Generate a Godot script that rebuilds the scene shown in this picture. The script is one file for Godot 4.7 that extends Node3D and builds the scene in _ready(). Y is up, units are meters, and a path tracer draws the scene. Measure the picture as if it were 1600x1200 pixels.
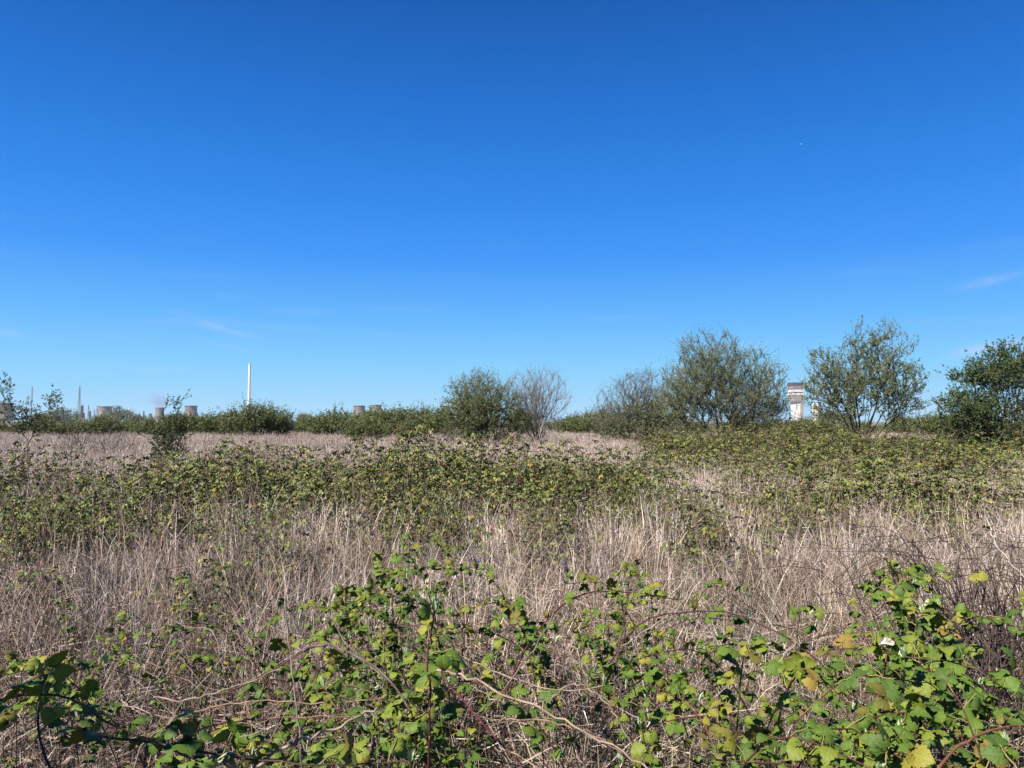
extends Node3D

# A meadow of dry grass and brambles under a clear sky, shrubs and willows behind, chemical works on the horizon.
const F := 1178.0                      # focal length in pixels of the 1600 x 1200 photograph
const EYE := Vector3(0, 1.6, 0)
var rng := RandomNumberGenerator.new()
var lens := Basis()
var M := {}
var used := {}


class Shape:
	var v := PackedVector3Array()
	var n := PackedVector3Array()
	var c := PackedColorArray()
	var uv := PackedVector2Array()
	var ix := PackedInt32Array()

	func blade(p: Vector3, dir: Vector3, bend: Vector3, side: Vector3, length: float, w: float, segs: int, col: Color) -> void:
		var at := v.size()
		for k in segs + 1:
			var t := float(k) / segs
			var q := p + dir * (length * t) + bend * (length * t * t)
			if k == segs:
				v.append(q)
				c.append(col)
			else:
				var ww := side * (w * 0.5 * (1.0 - 0.55 * t))
				v.append(q - ww)
				v.append(q + ww)
				c.append(col)
				c.append(col)
		for k in segs - 1:
			var b := at + 2 * k
			ix.append_array(PackedInt32Array([b, b + 2, b + 1, b + 1, b + 2, b + 3]))
		var e := at + 2 * (segs - 1)
		ix.append_array(PackedInt32Array([e, e + 2, e + 1]))

	# a leaf of two triangles folded a little along its midrib
	func leaf(p: Vector3, dir: Vector3, side: Vector3, up: Vector3, l: float, w: float, col: Color) -> void:
		var at := v.size()
		var mid := p + dir * (l * 0.45) + up * (w * 0.22)
		v.append(p)
		v.append(mid - side * (w * 0.5))
		v.append(p + dir * l)
		v.append(mid + side * (w * 0.5))
		for k in 4:
			c.append(col)
		ix.append_array(PackedInt32Array([at, at + 1, at + 2, at, at + 2, at + 3]))

	func tube(pts: PackedVector3Array, radii: PackedFloat32Array, sides: int, col: Color) -> void:
		var at := v.size()
		var m := pts.size()
		var ref := Vector3(0.31, 0.2, 0.93)
		for k in m:
			var t := (pts[mini(k + 1, m - 1)] - pts[maxi(k - 1, 0)]).normalized()
			var a := t.cross(ref)
			if a.length() < 0.05:
				a = t.cross(Vector3.RIGHT)
			a = a.normalized()
			var b := t.cross(a)
			for s in sides:
				var ang := TAU * s / sides
				var o := a * cos(ang) + b * sin(ang)
				v.append(pts[k] + o * radii[k])
				n.append(o)
				c.append(col)
				uv.append(Vector2(float(s) / sides, float(k) / m))
		for k in m - 1:
			for s in sides:
				var p0 := at + k * sides + s
				var p1 := at + k * sides + (s + 1) % sides
				ix.append_array(PackedInt32Array([p0, p0 + sides, p1, p1, p0 + sides, p1 + sides]))

	func lathe(prof: PackedVector2Array, sides: int, o: Vector3, col: Color) -> void:
		var at := v.size()
		var m := prof.size()
		for k in m:
			var d := prof[mini(k + 1, m - 1)] - prof[maxi(k - 1, 0)]
			for s in sides + 1:
				var a := TAU * s / sides
				v.append(o + Vector3(cos(a) * prof[k].x, prof[k].y, sin(a) * prof[k].x))
				n.append(Vector3(cos(a) * d.y, -d.x, sin(a) * d.y).normalized())
				c.append(col)
				uv.append(Vector2(float(s) / sides, float(k) / m))
		for k in m - 1:
			for s in sides:
				var p := at + k * (sides + 1) + s
				ix.append_array(PackedInt32Array([p, p + 1, p + sides + 1, p + 1, p + sides + 2, p + sides + 1]))

	func box(lo: Vector3, hi: Vector3, col: Color) -> void:
		var dirs := [Vector3.RIGHT, Vector3.LEFT, Vector3.UP, Vector3.DOWN, Vector3.BACK, Vector3.FORWARD]
		var mid := (lo + hi) * 0.5
		var h := (hi - lo) * 0.5
		for d in dirs:
			var at := v.size()
			var a := Vector3(d.y, d.z, d.x).abs()
			var b := Vector3(d.z, d.x, d.y).abs()
			for q in [[-1, -1], [1, -1], [1, 1], [-1, 1]]:
				v.append(mid + h * (d + a * q[0] + b * q[1]))
				n.append(d)
				c.append(col)
				uv.append(Vector2(q[0], q[1]))
			if d.x + d.y + d.z > 0.0:
				ix.append_array(PackedInt32Array([at, at + 1, at + 2, at, at + 2, at + 3]))
			else:
				ix.append_array(PackedInt32Array([at, at + 2, at + 1, at, at + 3, at + 2]))

	func mesh(mat: Material, onto: ArrayMesh = null) -> ArrayMesh:
		var out := onto if onto else ArrayMesh.new()
		var arr := []
		arr.resize(Mesh.ARRAY_MAX)
		arr[Mesh.ARRAY_VERTEX] = v
		if n.size() == v.size():
			arr[Mesh.ARRAY_NORMAL] = n
		if c.size() == v.size():
			arr[Mesh.ARRAY_COLOR] = c
		if uv.size() == v.size():
			arr[Mesh.ARRAY_TEX_UV] = uv
		arr[Mesh.ARRAY_INDEX] = ix
		out.add_surface_from_arrays(Mesh.PRIMITIVE_TRIANGLES, arr)
		out.surface_set_material(out.get_surface_count() - 1, mat)
		return out


# ---------------------------------------------------------------- helpers

func R(a: float, b: float) -> float:
	return rng.randf_range(a, b)


func rv() -> Vector3:
	return Vector3(rng.randfn(), rng.randfn(), rng.randfn()).normalized()


func flat_dir() -> Vector3:
	var a := rng.randf() * TAU
	return Vector3(cos(a), 0, sin(a))


func ray(px: float, py: float) -> Vector3:
	return lens * Vector3((px - 800.0) / F, (600.0 - py) / F, -1.0)


func at_depth(px: float, py: float, d: float) -> Vector3:      # the point at that pixel d metres ahead
	var r := ray(px, py)
	return EYE + r * (d / -r.z)


func on_height(px: float, py: float, h: float) -> Vector3:     # where that pixel's ray meets the level h
	var r := ray(px, py)
	return EYE + r * ((h - EYE.y) / r.y)


func on_ground(px: float, d: float) -> Vector3:
	var p := at_depth(px, 659, d)
	return Vector3(p.x, 0, p.z)


func numbered(called: String) -> String:
	var k: int = used.get(called, 0)
	used[called] = k + 1
	return called if k == 0 else "%s_%03d" % [called, k]


func tag(o: Node, label: String, category: String, group := "") -> Node:
	o.set_meta("label", label)
	o.set_meta("category", category)
	if group != "":
		o.set_meta("group", group)
	return o


func thing(called: String, label: String, category: String, where := Vector3.ZERO, group := "") -> Node3D:
	var o := Node3D.new()
	o.name = numbered(called)
	add_child(o)
	o.position = where
	tag(o, label, category, group)
	return o


func part(called: String, mesh: Mesh, parent: Node, kind := "") -> MeshInstance3D:
	var o := MeshInstance3D.new()
	o.name = called
	o.mesh = mesh
	parent.add_child(o, true)
	if kind != "":
		o.set_meta("kind", kind)
	return o


func vmat(rough: float, spec := 0.3, back := Color.BLACK) -> StandardMaterial3D:
	var m := StandardMaterial3D.new()
	m.vertex_color_use_as_albedo = true
	m.roughness = rough
	m.metallic_specular = spec
	m.cull_mode = BaseMaterial3D.CULL_DISABLED
	if back != Color.BLACK:
		m.backlight_enabled = true
		m.backlight = back
	return m


func lin(r: float, g: float, b: float) -> Color:               # an albedo given as real-world linear values
	return Color(r, g, b).linear_to_srgb()


func vary(col: Color, a: float, hue := 0.0) -> Color:
	var k := 1.0 + R(-a, a)
	return Color(col.r * k * (1.0 + R(-hue, hue)), col.g * k, col.b * k * (1.0 + R(-hue, hue)))


func noise_tex(seed_: int, freq: float, stops: Array, size := 512) -> NoiseTexture2D:
	var nz := FastNoiseLite.new()
	nz.seed = seed_
	nz.frequency = freq
	nz.fractal_octaves = 5
	var t := NoiseTexture2D.new()
	t.width = size
	t.height = size
	t.seamless = true
	t.noise = nz
	var g := Gradient.new()
	var offs := PackedFloat32Array()
	var cols := PackedColorArray()
	for s in stops:
		offs.append(s[0])
		cols.append(s[1])
	g.offsets = offs
	g.colors = cols
	t.color_ramp = g
	return t


# ---------------------------------------------------------------- camera, sky, sun

func set_view() -> void:
	var cam := Camera3D.new()
	cam.name = "camera"
	add_child(cam)
	cam.position = EYE
	lens = Basis(Vector3.RIGHT, atan(59.0 / F))
	cam.basis = lens
	cam.fov = rad_to_deg(2.0 * atan(600.0 / F))
	cam.near = 0.05
	cam.far = 20000.0
	cam.current = true

	var env := Environment.new()
	env.background_mode = Environment.BG_SKY
	env.tonemap_mode = Environment.TONE_MAPPER_LINEAR
	env.tonemap_exposure = EXPOSURE
	env.sdfgi_enabled = true
	env.ssao_enabled = true
	env.ssil_enabled = true
	env.fog_enabled = true
	env.fog_density = 0.00005
	env.fog_light_color = Color(0.86, 0.92, 1.0)
	env.volumetric_fog_enabled = true
	env.volumetric_fog_density = 0.0
	var sky := Sky.new()
	var pan := PanoramaSkyMaterial.new()
	pan.energy_multiplier = 1.0 / EXPOSURE               # the sky's colours below are as the photograph shows them
	pan.panorama = ImageTexture.create_from_image(sky_image())
	sky.sky_material = pan
	env.sky = sky
	var we := WorldEnvironment.new()
	we.name = "world_environment"
	we.environment = env
	add_child(we)

	var sun := DirectionalLight3D.new()
	sun.name = "sun"
	add_child(sun)
	var az := deg_to_rad(SUN_LEFT)
	var el := deg_to_rad(SUN_UP)
	sun.look_at_from_position(Vector3(-sin(az) * cos(el), sin(el), cos(az) * cos(el)), Vector3.ZERO)
	sun.light_energy = 1.6
	sun.light_color = Color(1.0, 0.97, 0.91)
	sun.light_angular_distance = 0.53
	sun.shadow_enabled = true

const EXPOSURE := 2.0
const SUN_LEFT := 48.0
const SUN_UP := 48.0


func sky_image() -> Image:
	var w := 2048
	var h := 1024
	var img := Image.create(w, h, false, Image.FORMAT_RGBF)
	# colour of the clear sky by elevation in degrees
	var els := [0.0, 1.5, 4.0, 7.5, 12.0, 16.5, 21.5, 26.0, 30.0, 45.0, 90.0]
	var cols := [Color8(172, 224, 255), Color8(158, 219, 255), Color8(132, 208, 255), Color8(99, 184, 255), Color8(62, 153, 250), Color8(44, 136, 235), Color8(30, 119, 216), Color8(22, 105, 198), Color8(18, 92, 180), Color8(12, 74, 152), Color8(8, 58, 126)]
	var nz := FastNoiseLite.new()
	nz.seed = 11
	nz.frequency = 1.0
	nz.fractal_octaves = 4
	for y in h:
		var el := 90.0 - (y + 0.5) / h * 180.0
		var e := maxf(el, 0.0)
		var k := 0
		while k < els.size() - 2 and e > els[k + 1]:
			k += 1
		var a: float = els[k]
		var b: float = els[k + 1]
		var t := clampf((e - a) / (b - a), 0.0, 1.0)
		var ca: Color = cols[k]
		var cb: Color = cols[k + 1]
		var col := ca.srgb_to_linear().lerp(cb.srgb_to_linear(), t)
		img.fill_rect(Rect2i(0, y, w, 1), col)
		if el > 0.3 and el < 16.0:
			# thin streaks of high cloud, all round the horizon
			var env := smoothstep(0.3, 2.0, el) * smoothstep(16.0, 7.0, el)
			for x in w:
				var az := (float(x) / w) * TAU
				var q := nz.get_noise_3d(cos(az) * 3.2 + el * 0.06, el * 0.75, sin(az) * 3.2)
				var s := smoothstep(0.2, 0.6, q) * env * 0.07
				if s > 0.003:
					img.set_pixel(x, y, col.lerp(Color(0.62, 0.72, 1.0), s))
	# single wisps that stand apart: azimuth right of the view, elevation, half width, half height, strength
	for wsp in [[32.6, 9.0, 1.7, 0.24, 0.28], [31.6, 4.65, 1.2, 0.3, 0.5], [33.6, 4.9, 1.4, 0.3, 0.35], [-21.8, 6.75, 0.8, 0.18, 0.34], [-19.9, 6.3, 1.3, 0.18, 0.24], [-33.8, 5.6, 0.9, 0.2, 0.25], [-24.0, 7.6, 1.2, 0.16, 0.12], [-20.5, 5.3, 1.8, 0.16, 0.14]]:
		for y in h:
			var el := 90.0 - (y + 0.5) / h * 180.0
			if absf(el - wsp[1]) > 3.5 * wsp[3]:
				continue
			for x in w:
				var az := fposmod((float(x) + 0.5) / w * 360.0 + 180.0, 360.0) - 180.0
				var u: float = (az - wsp[0]) / wsp[2]
				var dv: float = (el - wsp[1] + (az - wsp[0]) * 0.16 * signf(-wsp[0])) / wsp[3]
				var rag := 0.7 + 0.6 * nz.get_noise_2d(az * 1.6, el * 5.0)
				var s: float = exp(-u * u - dv * dv) * wsp[4] * rag
				if s > 0.004:
					var old := img.get_pixel(x, y)
					img.set_pixel(x, y, old.lerp(Color(0.7, 0.76, 1.0), clampf(s, 0, 1)))
	return img


# ---------------------------------------------------------------- materials

func make_materials() -> void:
	M.straw = vmat(0.75, 0.3, Color(0.16, 0.16, 0.16))
	M.green_grass = vmat(0.55, 0.35, Color(0.4, 0.4, 0.4))
	M.leaf = vmat(0.5, 0.42, Color(0.42, 0.42, 0.36))
	M.bramble_leaf = vmat(0.52, 0.4, Color(0.22, 0.22, 0.16))
	M.bark = vmat(0.9, 0.2)
	M.cane = vmat(0.6, 0.35)
	M.bud = vmat(0.8, 0.25, Color(0.3, 0.3, 0.3))
	M.paint = vmat(0.55, 0.4)
	M.paint.albedo_texture = noise_tex(6, 0.02, [[0.0, Color(0.74, 0.71, 0.69)], [0.42, Color(0.9, 0.88, 0.87)], [0.6, Color(1, 1, 1)], [1.0, Color(0.9, 0.88, 0.88)]], 256)
	M.paint.uv1_triplanar = true
	M.paint.uv1_scale = Vector3(0.2, 0.05, 0.2)
	M.concrete = vmat(0.9, 0.2)
	M.concrete.albedo_texture = noise_tex(5, 0.012, [[0.0, Color(0.72, 0.70, 0.68)], [0.5, Color(0.9, 0.88, 0.86)], [1.0, Color(1, 1, 1)]], 256)
	M.concrete.uv1_triplanar = true
	M.concrete.uv1_scale = Vector3(0.03, 0.008, 0.03)
	var g := StandardMaterial3D.new()
	g.albedo_texture = noise_tex(3, 0.01, [[0.0, lin(0.02, 0.017, 0.012)], [0.45, lin(0.045, 0.037, 0.026)], [0.6, lin(0.045, 0.048, 0.022)], [1.0, lin(0.09, 0.075, 0.055)]], 1024)
	g.uv1_triplanar = true
	g.uv1_world_triplanar = true
	g.uv1_scale = Vector3(0.35, 0.35, 0.35)
	g.roughness = 1.0
	M.soil = g
	var f := g.duplicate()
	f.albedo_texture = noise_tex(4, 0.02, [[0.0, lin(0.10, 0.10, 0.045)], [0.4, lin(0.18, 0.15, 0.11)], [1.0, lin(0.26, 0.22, 0.18)]], 512)
	f.uv1_scale = Vector3(0.02, 0.02, 0.02)
	M.field = f
	# blades of bramble leaflets: the albedo comes from small computed pictures of the leaf's own dye and veins
	M.leaves = []
	var tones := [
		[lin(0.0484, 0.092, 0.0132), lin(0.109, 0.147, 0.0442), lin(0.0585, 0.0994, 0.0147), 0.0],
		[lin(0.0741, 0.125, 0.0147), lin(0.149, 0.187, 0.0478), lin(0.0975, 0.132, 0.0184), 0.0],
		[lin(0.117, 0.159, 0.0177), lin(0.195, 0.221, 0.0552), lin(0.163, 0.147, 0.0251), 0.3],
		[lin(0.172, 0.181, 0.0206), lin(0.241, 0.243, 0.0552), lin(0.234, 0.147, 0.0309), 0.5],
		[lin(0.195, 0.154, 0.0279), lin(0.202, 0.221, 0.0442), lin(0.266, 0.122, 0.0442), 0.9],
		[lin(0.101, 0.11, 0.0184), lin(0.14, 0.177, 0.0368), lin(0.163, 0.0773, 0.0294), 0.7]]
	for k in tones.size():
		var m := StandardMaterial3D.new()
		m.albedo_texture = ImageTexture.create_from_image(leaflet_image(tones[k], k))
		m.roughness = 0.58
		m.metallic_specular = 0.34
		m.cull_mode = BaseMaterial3D.CULL_DISABLED
		m.backlight_enabled = true
		m.backlight = Color(0.26, 0.26, 0.18)
		M.leaves.append(m)


func leaflet_image(tone: Array, seed_: int) -> Image:
	var w := 96
	var h := 128
	var img := Image.create(w, h, false, Image.FORMAT_RGB8)
	var nz := FastNoiseLite.new()
	nz.seed = 40 + seed_
	nz.frequency = 0.045
	nz.fractal_octaves = 3
	var base: Color = tone[0]
	var vein: Color = tone[1]
	var rim: Color = tone[2]
	for y in h:
		for x in w:
			var u := absf((x + 0.5) / w * 2.0 - 1.0)
			var t := (y + 0.5) / h
			var q := nz.get_noise_2d(x, y)
			var col := base.lerp(rim, clampf((smoothstep(0.25, 1.0, u) * 0.8 + q * 0.9) * tone[3], 0, 1))
			col = col.lerp(rim.darkened(0.12), clampf(q * 0.9, 0, 0.5))
			var ph := fposmod((t - u * 0.26) * 7.5, 1.0)
			var line := maxf(smoothstep(0.10, 0.0, absf(ph - 0.5)), smoothstep(0.075, 0.0, u))
			col = col.lerp(vein, line * 0.8)
			img.set_pixel(x, y, col)
	img.generate_mipmaps()
	return img


# ---------------------------------------------------------------- grass

const STRAW := [Color(0.49, 0.398, 0.324), Color(0.576, 0.489, 0.409), Color(0.417, 0.356, 0.317), Color(0.318, 0.231, 0.184), Color(0.447, 0.35, 0.276), Color(0.662, 0.588, 0.508), Color(0.159, 0.11, 0.0891), Color(0.102, 0.0751, 0.058), Color(0.375, 0.309, 0.283)]

func straw_tuft(blades: int, spread: float, tall: float, w: float, segs: int, mess: float, green := 0.0) -> ArrayMesh:
	var s := Shape.new()
	for k in blades:
		var p := flat_dir() * (spread * sqrt(rng.randf()))
		var lean := flat_dir() * R(0.0, mess)
		var l := tall * (1.0 - 0.68 * pow(rng.randf(), 0.8))
		var col: Color = STRAW[rng.randi() % STRAW.size()]
		if rng.randf() < green:
			col = Color(0.085, 0.125, 0.04)
			l *= 0.7
		var side := flat_dir()
		var d := (Vector3.UP + lean).normalized()
		s.blade(p, d, flat_dir() * pow(rng.randf(), 2.0) * 0.6 - Vector3.UP * R(0, 0.2), side, l, w * R(0.6, 1.4), segs, vary(col, 0.18, 0.05))
		if rng.randf() < 0.3:                        # a spent seed head or a torn side blade
			for q in 4:
				s.blade(p + d * (l * R(0.55, 1.0)), (d * 0.5 + rv()).normalized(), rv() * 0.3, rv(), tall * R(0.05, 0.13), w * 0.6, 1, vary(col, 0.2))
	return s.mesh(M.straw)


func thatch_tuft(stems: int, spread: float, high: float, w: float) -> ArrayMesh:
	var s := Shape.new()
	for k in stems:
		var p := flat_dir() * (spread * sqrt(rng.randf())) + Vector3.UP * R(0.0, high)
		var d := (flat_dir() + Vector3.UP * R(-0.25, 0.9)).normalized()
		var col: Color = STRAW[[2, 3, 4, 6, 7, 7, 8, 3, 6][rng.randi() % 9]]
		s.blade(p - d * 0.1, d, rv() * R(0.05, 0.4), (rv() + Vector3.UP * 0.4).cross(d).normalized(), R(0.12, 0.42), w * R(0.5, 1.5), 3, vary(col, 0.2, 0.05))
	return s.mesh(M.straw)


func green_tuft(blades: int, tall: float) -> ArrayMesh:
	var s := Shape.new()
	for k in blades:
		var p := flat_dir() * (0.08 * sqrt(rng.randf()))
		var col := vary(Color(0.07, 0.125, 0.035), 0.3, 0.1)
		if rng.randf() < 0.25:
			col = vary(Color(0.065, 0.13, 0.065), 0.2)
		s.blade(p, (Vector3.UP + flat_dir() * R(0.0, 0.55)).normalized(), flat_dir() * R(0.05, 0.5) - Vector3.UP * R(0.0, 0.2), flat_dir(), tall * R(0.4, 1.0), R(0.0025, 0.0045), 4, col)
	return s.mesh(M.green_grass)


func forb_tuft(stems: int) -> ArrayMesh:                      # dead red-brown stalks with withered scraps
	var s := Shape.new()
	for k in stems:
		var p := flat_dir() * (0.1 * sqrt(rng.randf()))
		var d := (Vector3.UP + flat_dir() * R(0.0, 0.22)).normalized()
		var l := R(0.4, 0.8)
		var col := vary(Color(0.13, 0.08, 0.058), 0.3, 0.06)
		s.blade(p, d, flat_dir() * R(0, 0.12), flat_dir(), l, R(0.003, 0.006), 3, col)
		for q in 9:
			s.leaf(p + d * (l * R(0.3, 1.0)), rv(), rv(), rv(), R(0.012, 0.03), R(0.006, 0.014), vary(Color(0.20, 0.15, 0.13), 0.5, 0.08))
	return s.mesh(M.straw)


func scatter(mesh: Mesh, xs: Array, cols: PackedColorArray, parent: Node, called: String) -> void:
	if xs.is_empty():
		return
	var mm := MultiMesh.new()
	mm.transform_format = MultiMesh.TRANSFORM_3D
	mm.use_colors = true
	mm.mesh = mesh
	mm.instance_count = xs.size()
	for k in xs.size():
		mm.set_instance_transform(k, xs[k])
		mm.set_instance_color(k, cols[k])
	var o := MultiMeshInstance3D.new()
	o.name = called
	o.multimesh = mm
	o.set_meta("kind", "stuff")
	parent.add_child(o, true)


var patch_noise := FastNoiseLite.new()

func sow(meshes: Array, near: float, far: float, per_m2: float, scale_of: Callable, parent: Node, called: String, keep: Callable) -> void:
	var lists := []
	var tints := []
	for m in meshes:
		lists.append([])
		tints.append(PackedColorArray())
	var step := 1.0 / sqrt(per_m2)
	var z := near
	while z < far:
		var half := z * 0.72 + 0.7
		var x := -half
		while x < half:
			var p := Vector3(x + R(-0.6, 0.6) * step, 0, -(z + R(-0.6, 0.6) * step))
			x += step
			var k: float = keep.call(p)
			if k <= 0.0 or rng.randf() > k:
				continue
			var sc: float = scale_of.call(p)
			var which := rng.randi() % meshes.size()
			var b := Basis(Vector3.UP, rng.randf() * TAU) * Basis(flat_dir(), R(0.0, 0.14))
			lists[which].append(Transform3D(b.scaled(Vector3(R(0.85, 1.2), sc * R(0.7, 1.2), R(0.85, 1.2))), p))
			# tracts of paler, pinker and greyer hay
			var a := patch_noise.get_noise_2d(p.x * 5.0, p.z * 5.0)
			var b2 := patch_noise.get_noise_2d(p.x * 17.0 + 90.0, p.z * 17.0)
			var t := 1.0 + a * 0.35 + R(-0.16, 0.16)
			tints[which].append(Color(t * (1.0 + b2 * 0.12), t * (1.0 - absf(b2) * 0.05), t * (1.0 - b2 * 0.15)))
		z += step
	for k in meshes.size():
		scatter(meshes[k], lists[k], tints[k], parent, called)


# ---------------------------------------------------------------- woody plants

# o: tips, stems, lobes [[centre, radii]...], alpha, rad, twigs, twig_len, leaves, leaf_len, leaf_w, leaf_cols, wood, twig_wood, up, spray
func woody(o: Dictionary) -> Array:
	var pos := PackedVector3Array([Vector3.ZERO])
	var par := PackedInt32Array([-1])
	var path := PackedFloat32Array([0.0])
	var dirs := PackedVector3Array([Vector3.UP])
	var lobes: Array = o.lobes
	var targets := []
	var total := 0.0
	for l in lobes:
		total += pow(l[1].x * l[1].y * l[1].z, 0.8)
	while targets.size() < o.tips:
		var pick := rng.randf() * total
		var lo: Array = lobes[0]
		for l in lobes:
			pick -= pow(l[1].x * l[1].y * l[1].z, 0.8)
			if pick <= 0.0:
				lo = l
				break
		var r := pow(rng.randf(), o.get("shell", 0.45))
		var p: Vector3 = lo[0] + rv() * r * lo[1]
		if p.y > o.get("low", 0.15):
			targets.append(p)
	targets.sort_custom(func(a, b): return a.length_squared() < b.length_squared())
	# main stems leave the foot together
	var stems: int = o.stems
	for k in stems:
		var aim: Vector3 = targets[int((0.25 + 0.7 * rng.randf()) * (targets.size() - 1))]
		var last := 0
		var side := flat_dir() * R(0.02, 0.12) * (1.0 if stems > 1 else 0.2)
		for q in 4:
			var t := (q + 1) / 4.0
			var reach := aim * (0.62 * t)
			var p := Vector3(reach.x * (0.55 + 0.45 * t), reach.y, reach.z * (0.55 + 0.45 * t)) + side * t + rv() * 0.03 * aim.y * 0.3
			pos.append(p)
			par.append(last)
			path.append(path[last] + (p - pos[last]).length())
			dirs.append((p - pos[last]).normalized())
			last = pos.size() - 1
	var alpha: float = o.get("alpha", 0.4)
	var tips := PackedInt32Array()
	for tg in targets:
		var best := 0
		var cost := 1e9
		for k in range(0, pos.size()):
			var dd := pos[k].distance_to(tg) + alpha * path[k]
			if dd < cost and (pos[k].y < tg.y + 0.25 or k == 0):
				cost = dd
				best = k
		var from := pos[best]
		var dist := from.distance_to(tg)
		var ctl: Vector3 = from + (dirs[best] * 0.5 + Vector3.UP * o.get("up", 0.3)).normalized() * dist * 0.42
		var last := best
		var segs := clampi(int(dist / o.get("seg", 0.3)) + 1, 2, 5)
		for q in segs:
			var t := float(q + 1) / segs
			var p: Vector3 = from.lerp(ctl, t).lerp(ctl.lerp(tg, t), t) + (rv() * dist * 0.025 if q < segs - 1 else Vector3.ZERO)
			pos.append(p)
			par.append(last)
			path.append(path[last] + (p - pos[last]).length())
			dirs.append((p - pos[last]).normalized())
			last = pos.size() - 1
		tips.append(last)
	var load_ := PackedFloat32Array()
	load_.resize(pos.size())
	for k in range(pos.size() - 1, 0, -1):
		if load_[k] == 0.0:
			load_[k] = 1.0
		load_[par[k]] += load_[k]
	var wood := Shape.new()
	var twig := Shape.new()
	var leafs := Shape.new()
	var rad: float = o.rad
	var wcol: Color = o.wood
	var tcol: Color = o.get("twig_wood", wcol)
	for k in range(1, pos.size()):
		var q := par[k]
		var r1 := rad * pow(load_[k], 0.42)
		var r0 := rad * pow(minf(load_[q], load_[k] * 2.2), 0.42)
		var thick := load_[k] > 6.0
		(wood if thick else twig).tube(PackedVector3Array([pos[q], pos[k]]), PackedFloat32Array([r0, r1]), 5 if thick else 3, vary(wcol if thick else tcol, 0.15))
	var cols: Array = o.leaf_cols
	var tl: float = o.twig_len
	for t in tips:
		var outward: Vector3 = (dirs[t] + Vector3.UP * o.get("tip_up", 0.4)).normalized()
		var gone: float = o.get("bare", 0.0)
		if o.has("bare_of"):
			gone = o.bare_of.call(pos[t])
		for k in o.twigs:
			var start := pos[t].lerp(pos[par[t]], rng.randf() * 0.9)
			var d: Vector3 = (outward + rv() * o.get("spray", 0.6)).normalized()
			var l := tl * (R(0.5, 1.25) if rng.randf() < 0.9 else R(1.3, 1.9))
			var bend := rv() * 0.12 + Vector3.UP * 0.08
			twig.blade(start, d, bend, d.cross(rv()).normalized(), l, rad * 1.7, 2, vary(tcol, 0.2))
			for q in o.leaves:
				if rng.randf() < gone:
					continue
				var f := 1.0 - pow(rng.randf(), 1.4) * 0.9
				var p: Vector3 = start + d * (l * f) + bend * (l * f * f)
				var ld: Vector3 = (d * 0.6 + rv() * 0.9).normalized()
				var sd := ld.cross(rv()).normalized()
				leafs.leaf(p, ld, sd, sd.cross(ld), o.leaf_len * R(0.6, 1.25), o.leaf_w * R(0.7, 1.2), vary(cols[rng.randi() % cols.size()], 0.22, 0.08))
	return [wood, twig, leafs]


func plant(called: String, label: String, category: String, where: Vector3, o: Dictionary, group := "") -> Node3D:
	var t := thing(called, label, category, where, group)
	var s := woody(o)
	if s[0].ix.size():
		part("trunk", s[0].mesh(M.bark), t)
	var tw := part("twigs", s[1].mesh(M.bark), t, "stuff")
	tw.name = "twigs"
	if s[2].ix.size():
		part("crown", s[2].mesh(M.leaf), t)
	return t


# ---------------------------------------------------------------- brambles

func leaflet(s: Shape, base: Transform3D, l: float, w: float, droop: float, fold: float, pleat: float) -> void:
	var nu := 6
	var nv := 12
	var at := s.v.size()
	var pts := []
	for j in nv + 1:
		var t := float(j) / nv
		var half := w * 0.5 * pow(maxf(sin(PI * pow(t, 0.78)), 0.0), 0.72) * (1.0 - 0.32 * t) * (1.0 - 0.5 * pow(t, 5.0)) * 1.25
		var saw := 1.0 + (0.15 if j % 2 == 0 else -0.09)
		var bendy := droop * t
		var along := l * (sin(bendy) / maxf(droop, 0.01)) if droop > 0.01 else l * t
		var down := -l * (1.0 - cos(bendy)) / maxf(droop, 0.01)
		for i in nu + 1:
			var u := float(i) / nu * 2.0 - 1.0
			var e := u * (saw if absf(u) > 0.9 else 1.0)
			var ripple := pleat * l * sin((t - absf(u) * 0.26) * 7.5 * TAU) * absf(u) * (1.0 - t * 0.5)
			var x := e * half
			var y := down + absf(u) * half * fold + ripple - u * u * half * 0.25
			s.v.append(base * Vector3(x, y, -along))
			s.uv.append(Vector2((u + 1.0) * 0.5, t))
	for j in nv:
		for i in nu:
			var p := at + j * (nu + 1) + i
			s.ix.append_array(PackedInt32Array([p, p + nu + 1, p + 1, p + 1, p + nu + 1, p + nu + 2]))
	# smooth normals
	for j in nv + 1:
		for i in nu + 1:
			var p := at + j * (nu + 1) + i
			var dx := s.v[at + j * (nu + 1) + mini(i + 1, nu)] - s.v[at + j * (nu + 1) + maxi(i - 1, 0)]
			var dy := s.v[at + mini(j + 1, nv) * (nu + 1) + i] - s.v[at + maxi(j - 1, 0) * (nu + 1) + i]
			var nn := dx.cross(-dy)
			if nn.length() < 1e-9 or dx.length() < 1e-6:
				nn = base.basis.y
			s.n.append(-nn.normalized() if nn.dot(base.basis.y) < 0 else nn.normalized())


var leaf_meshes := []
var bud_meshes := []
var under_meshes := []

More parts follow.
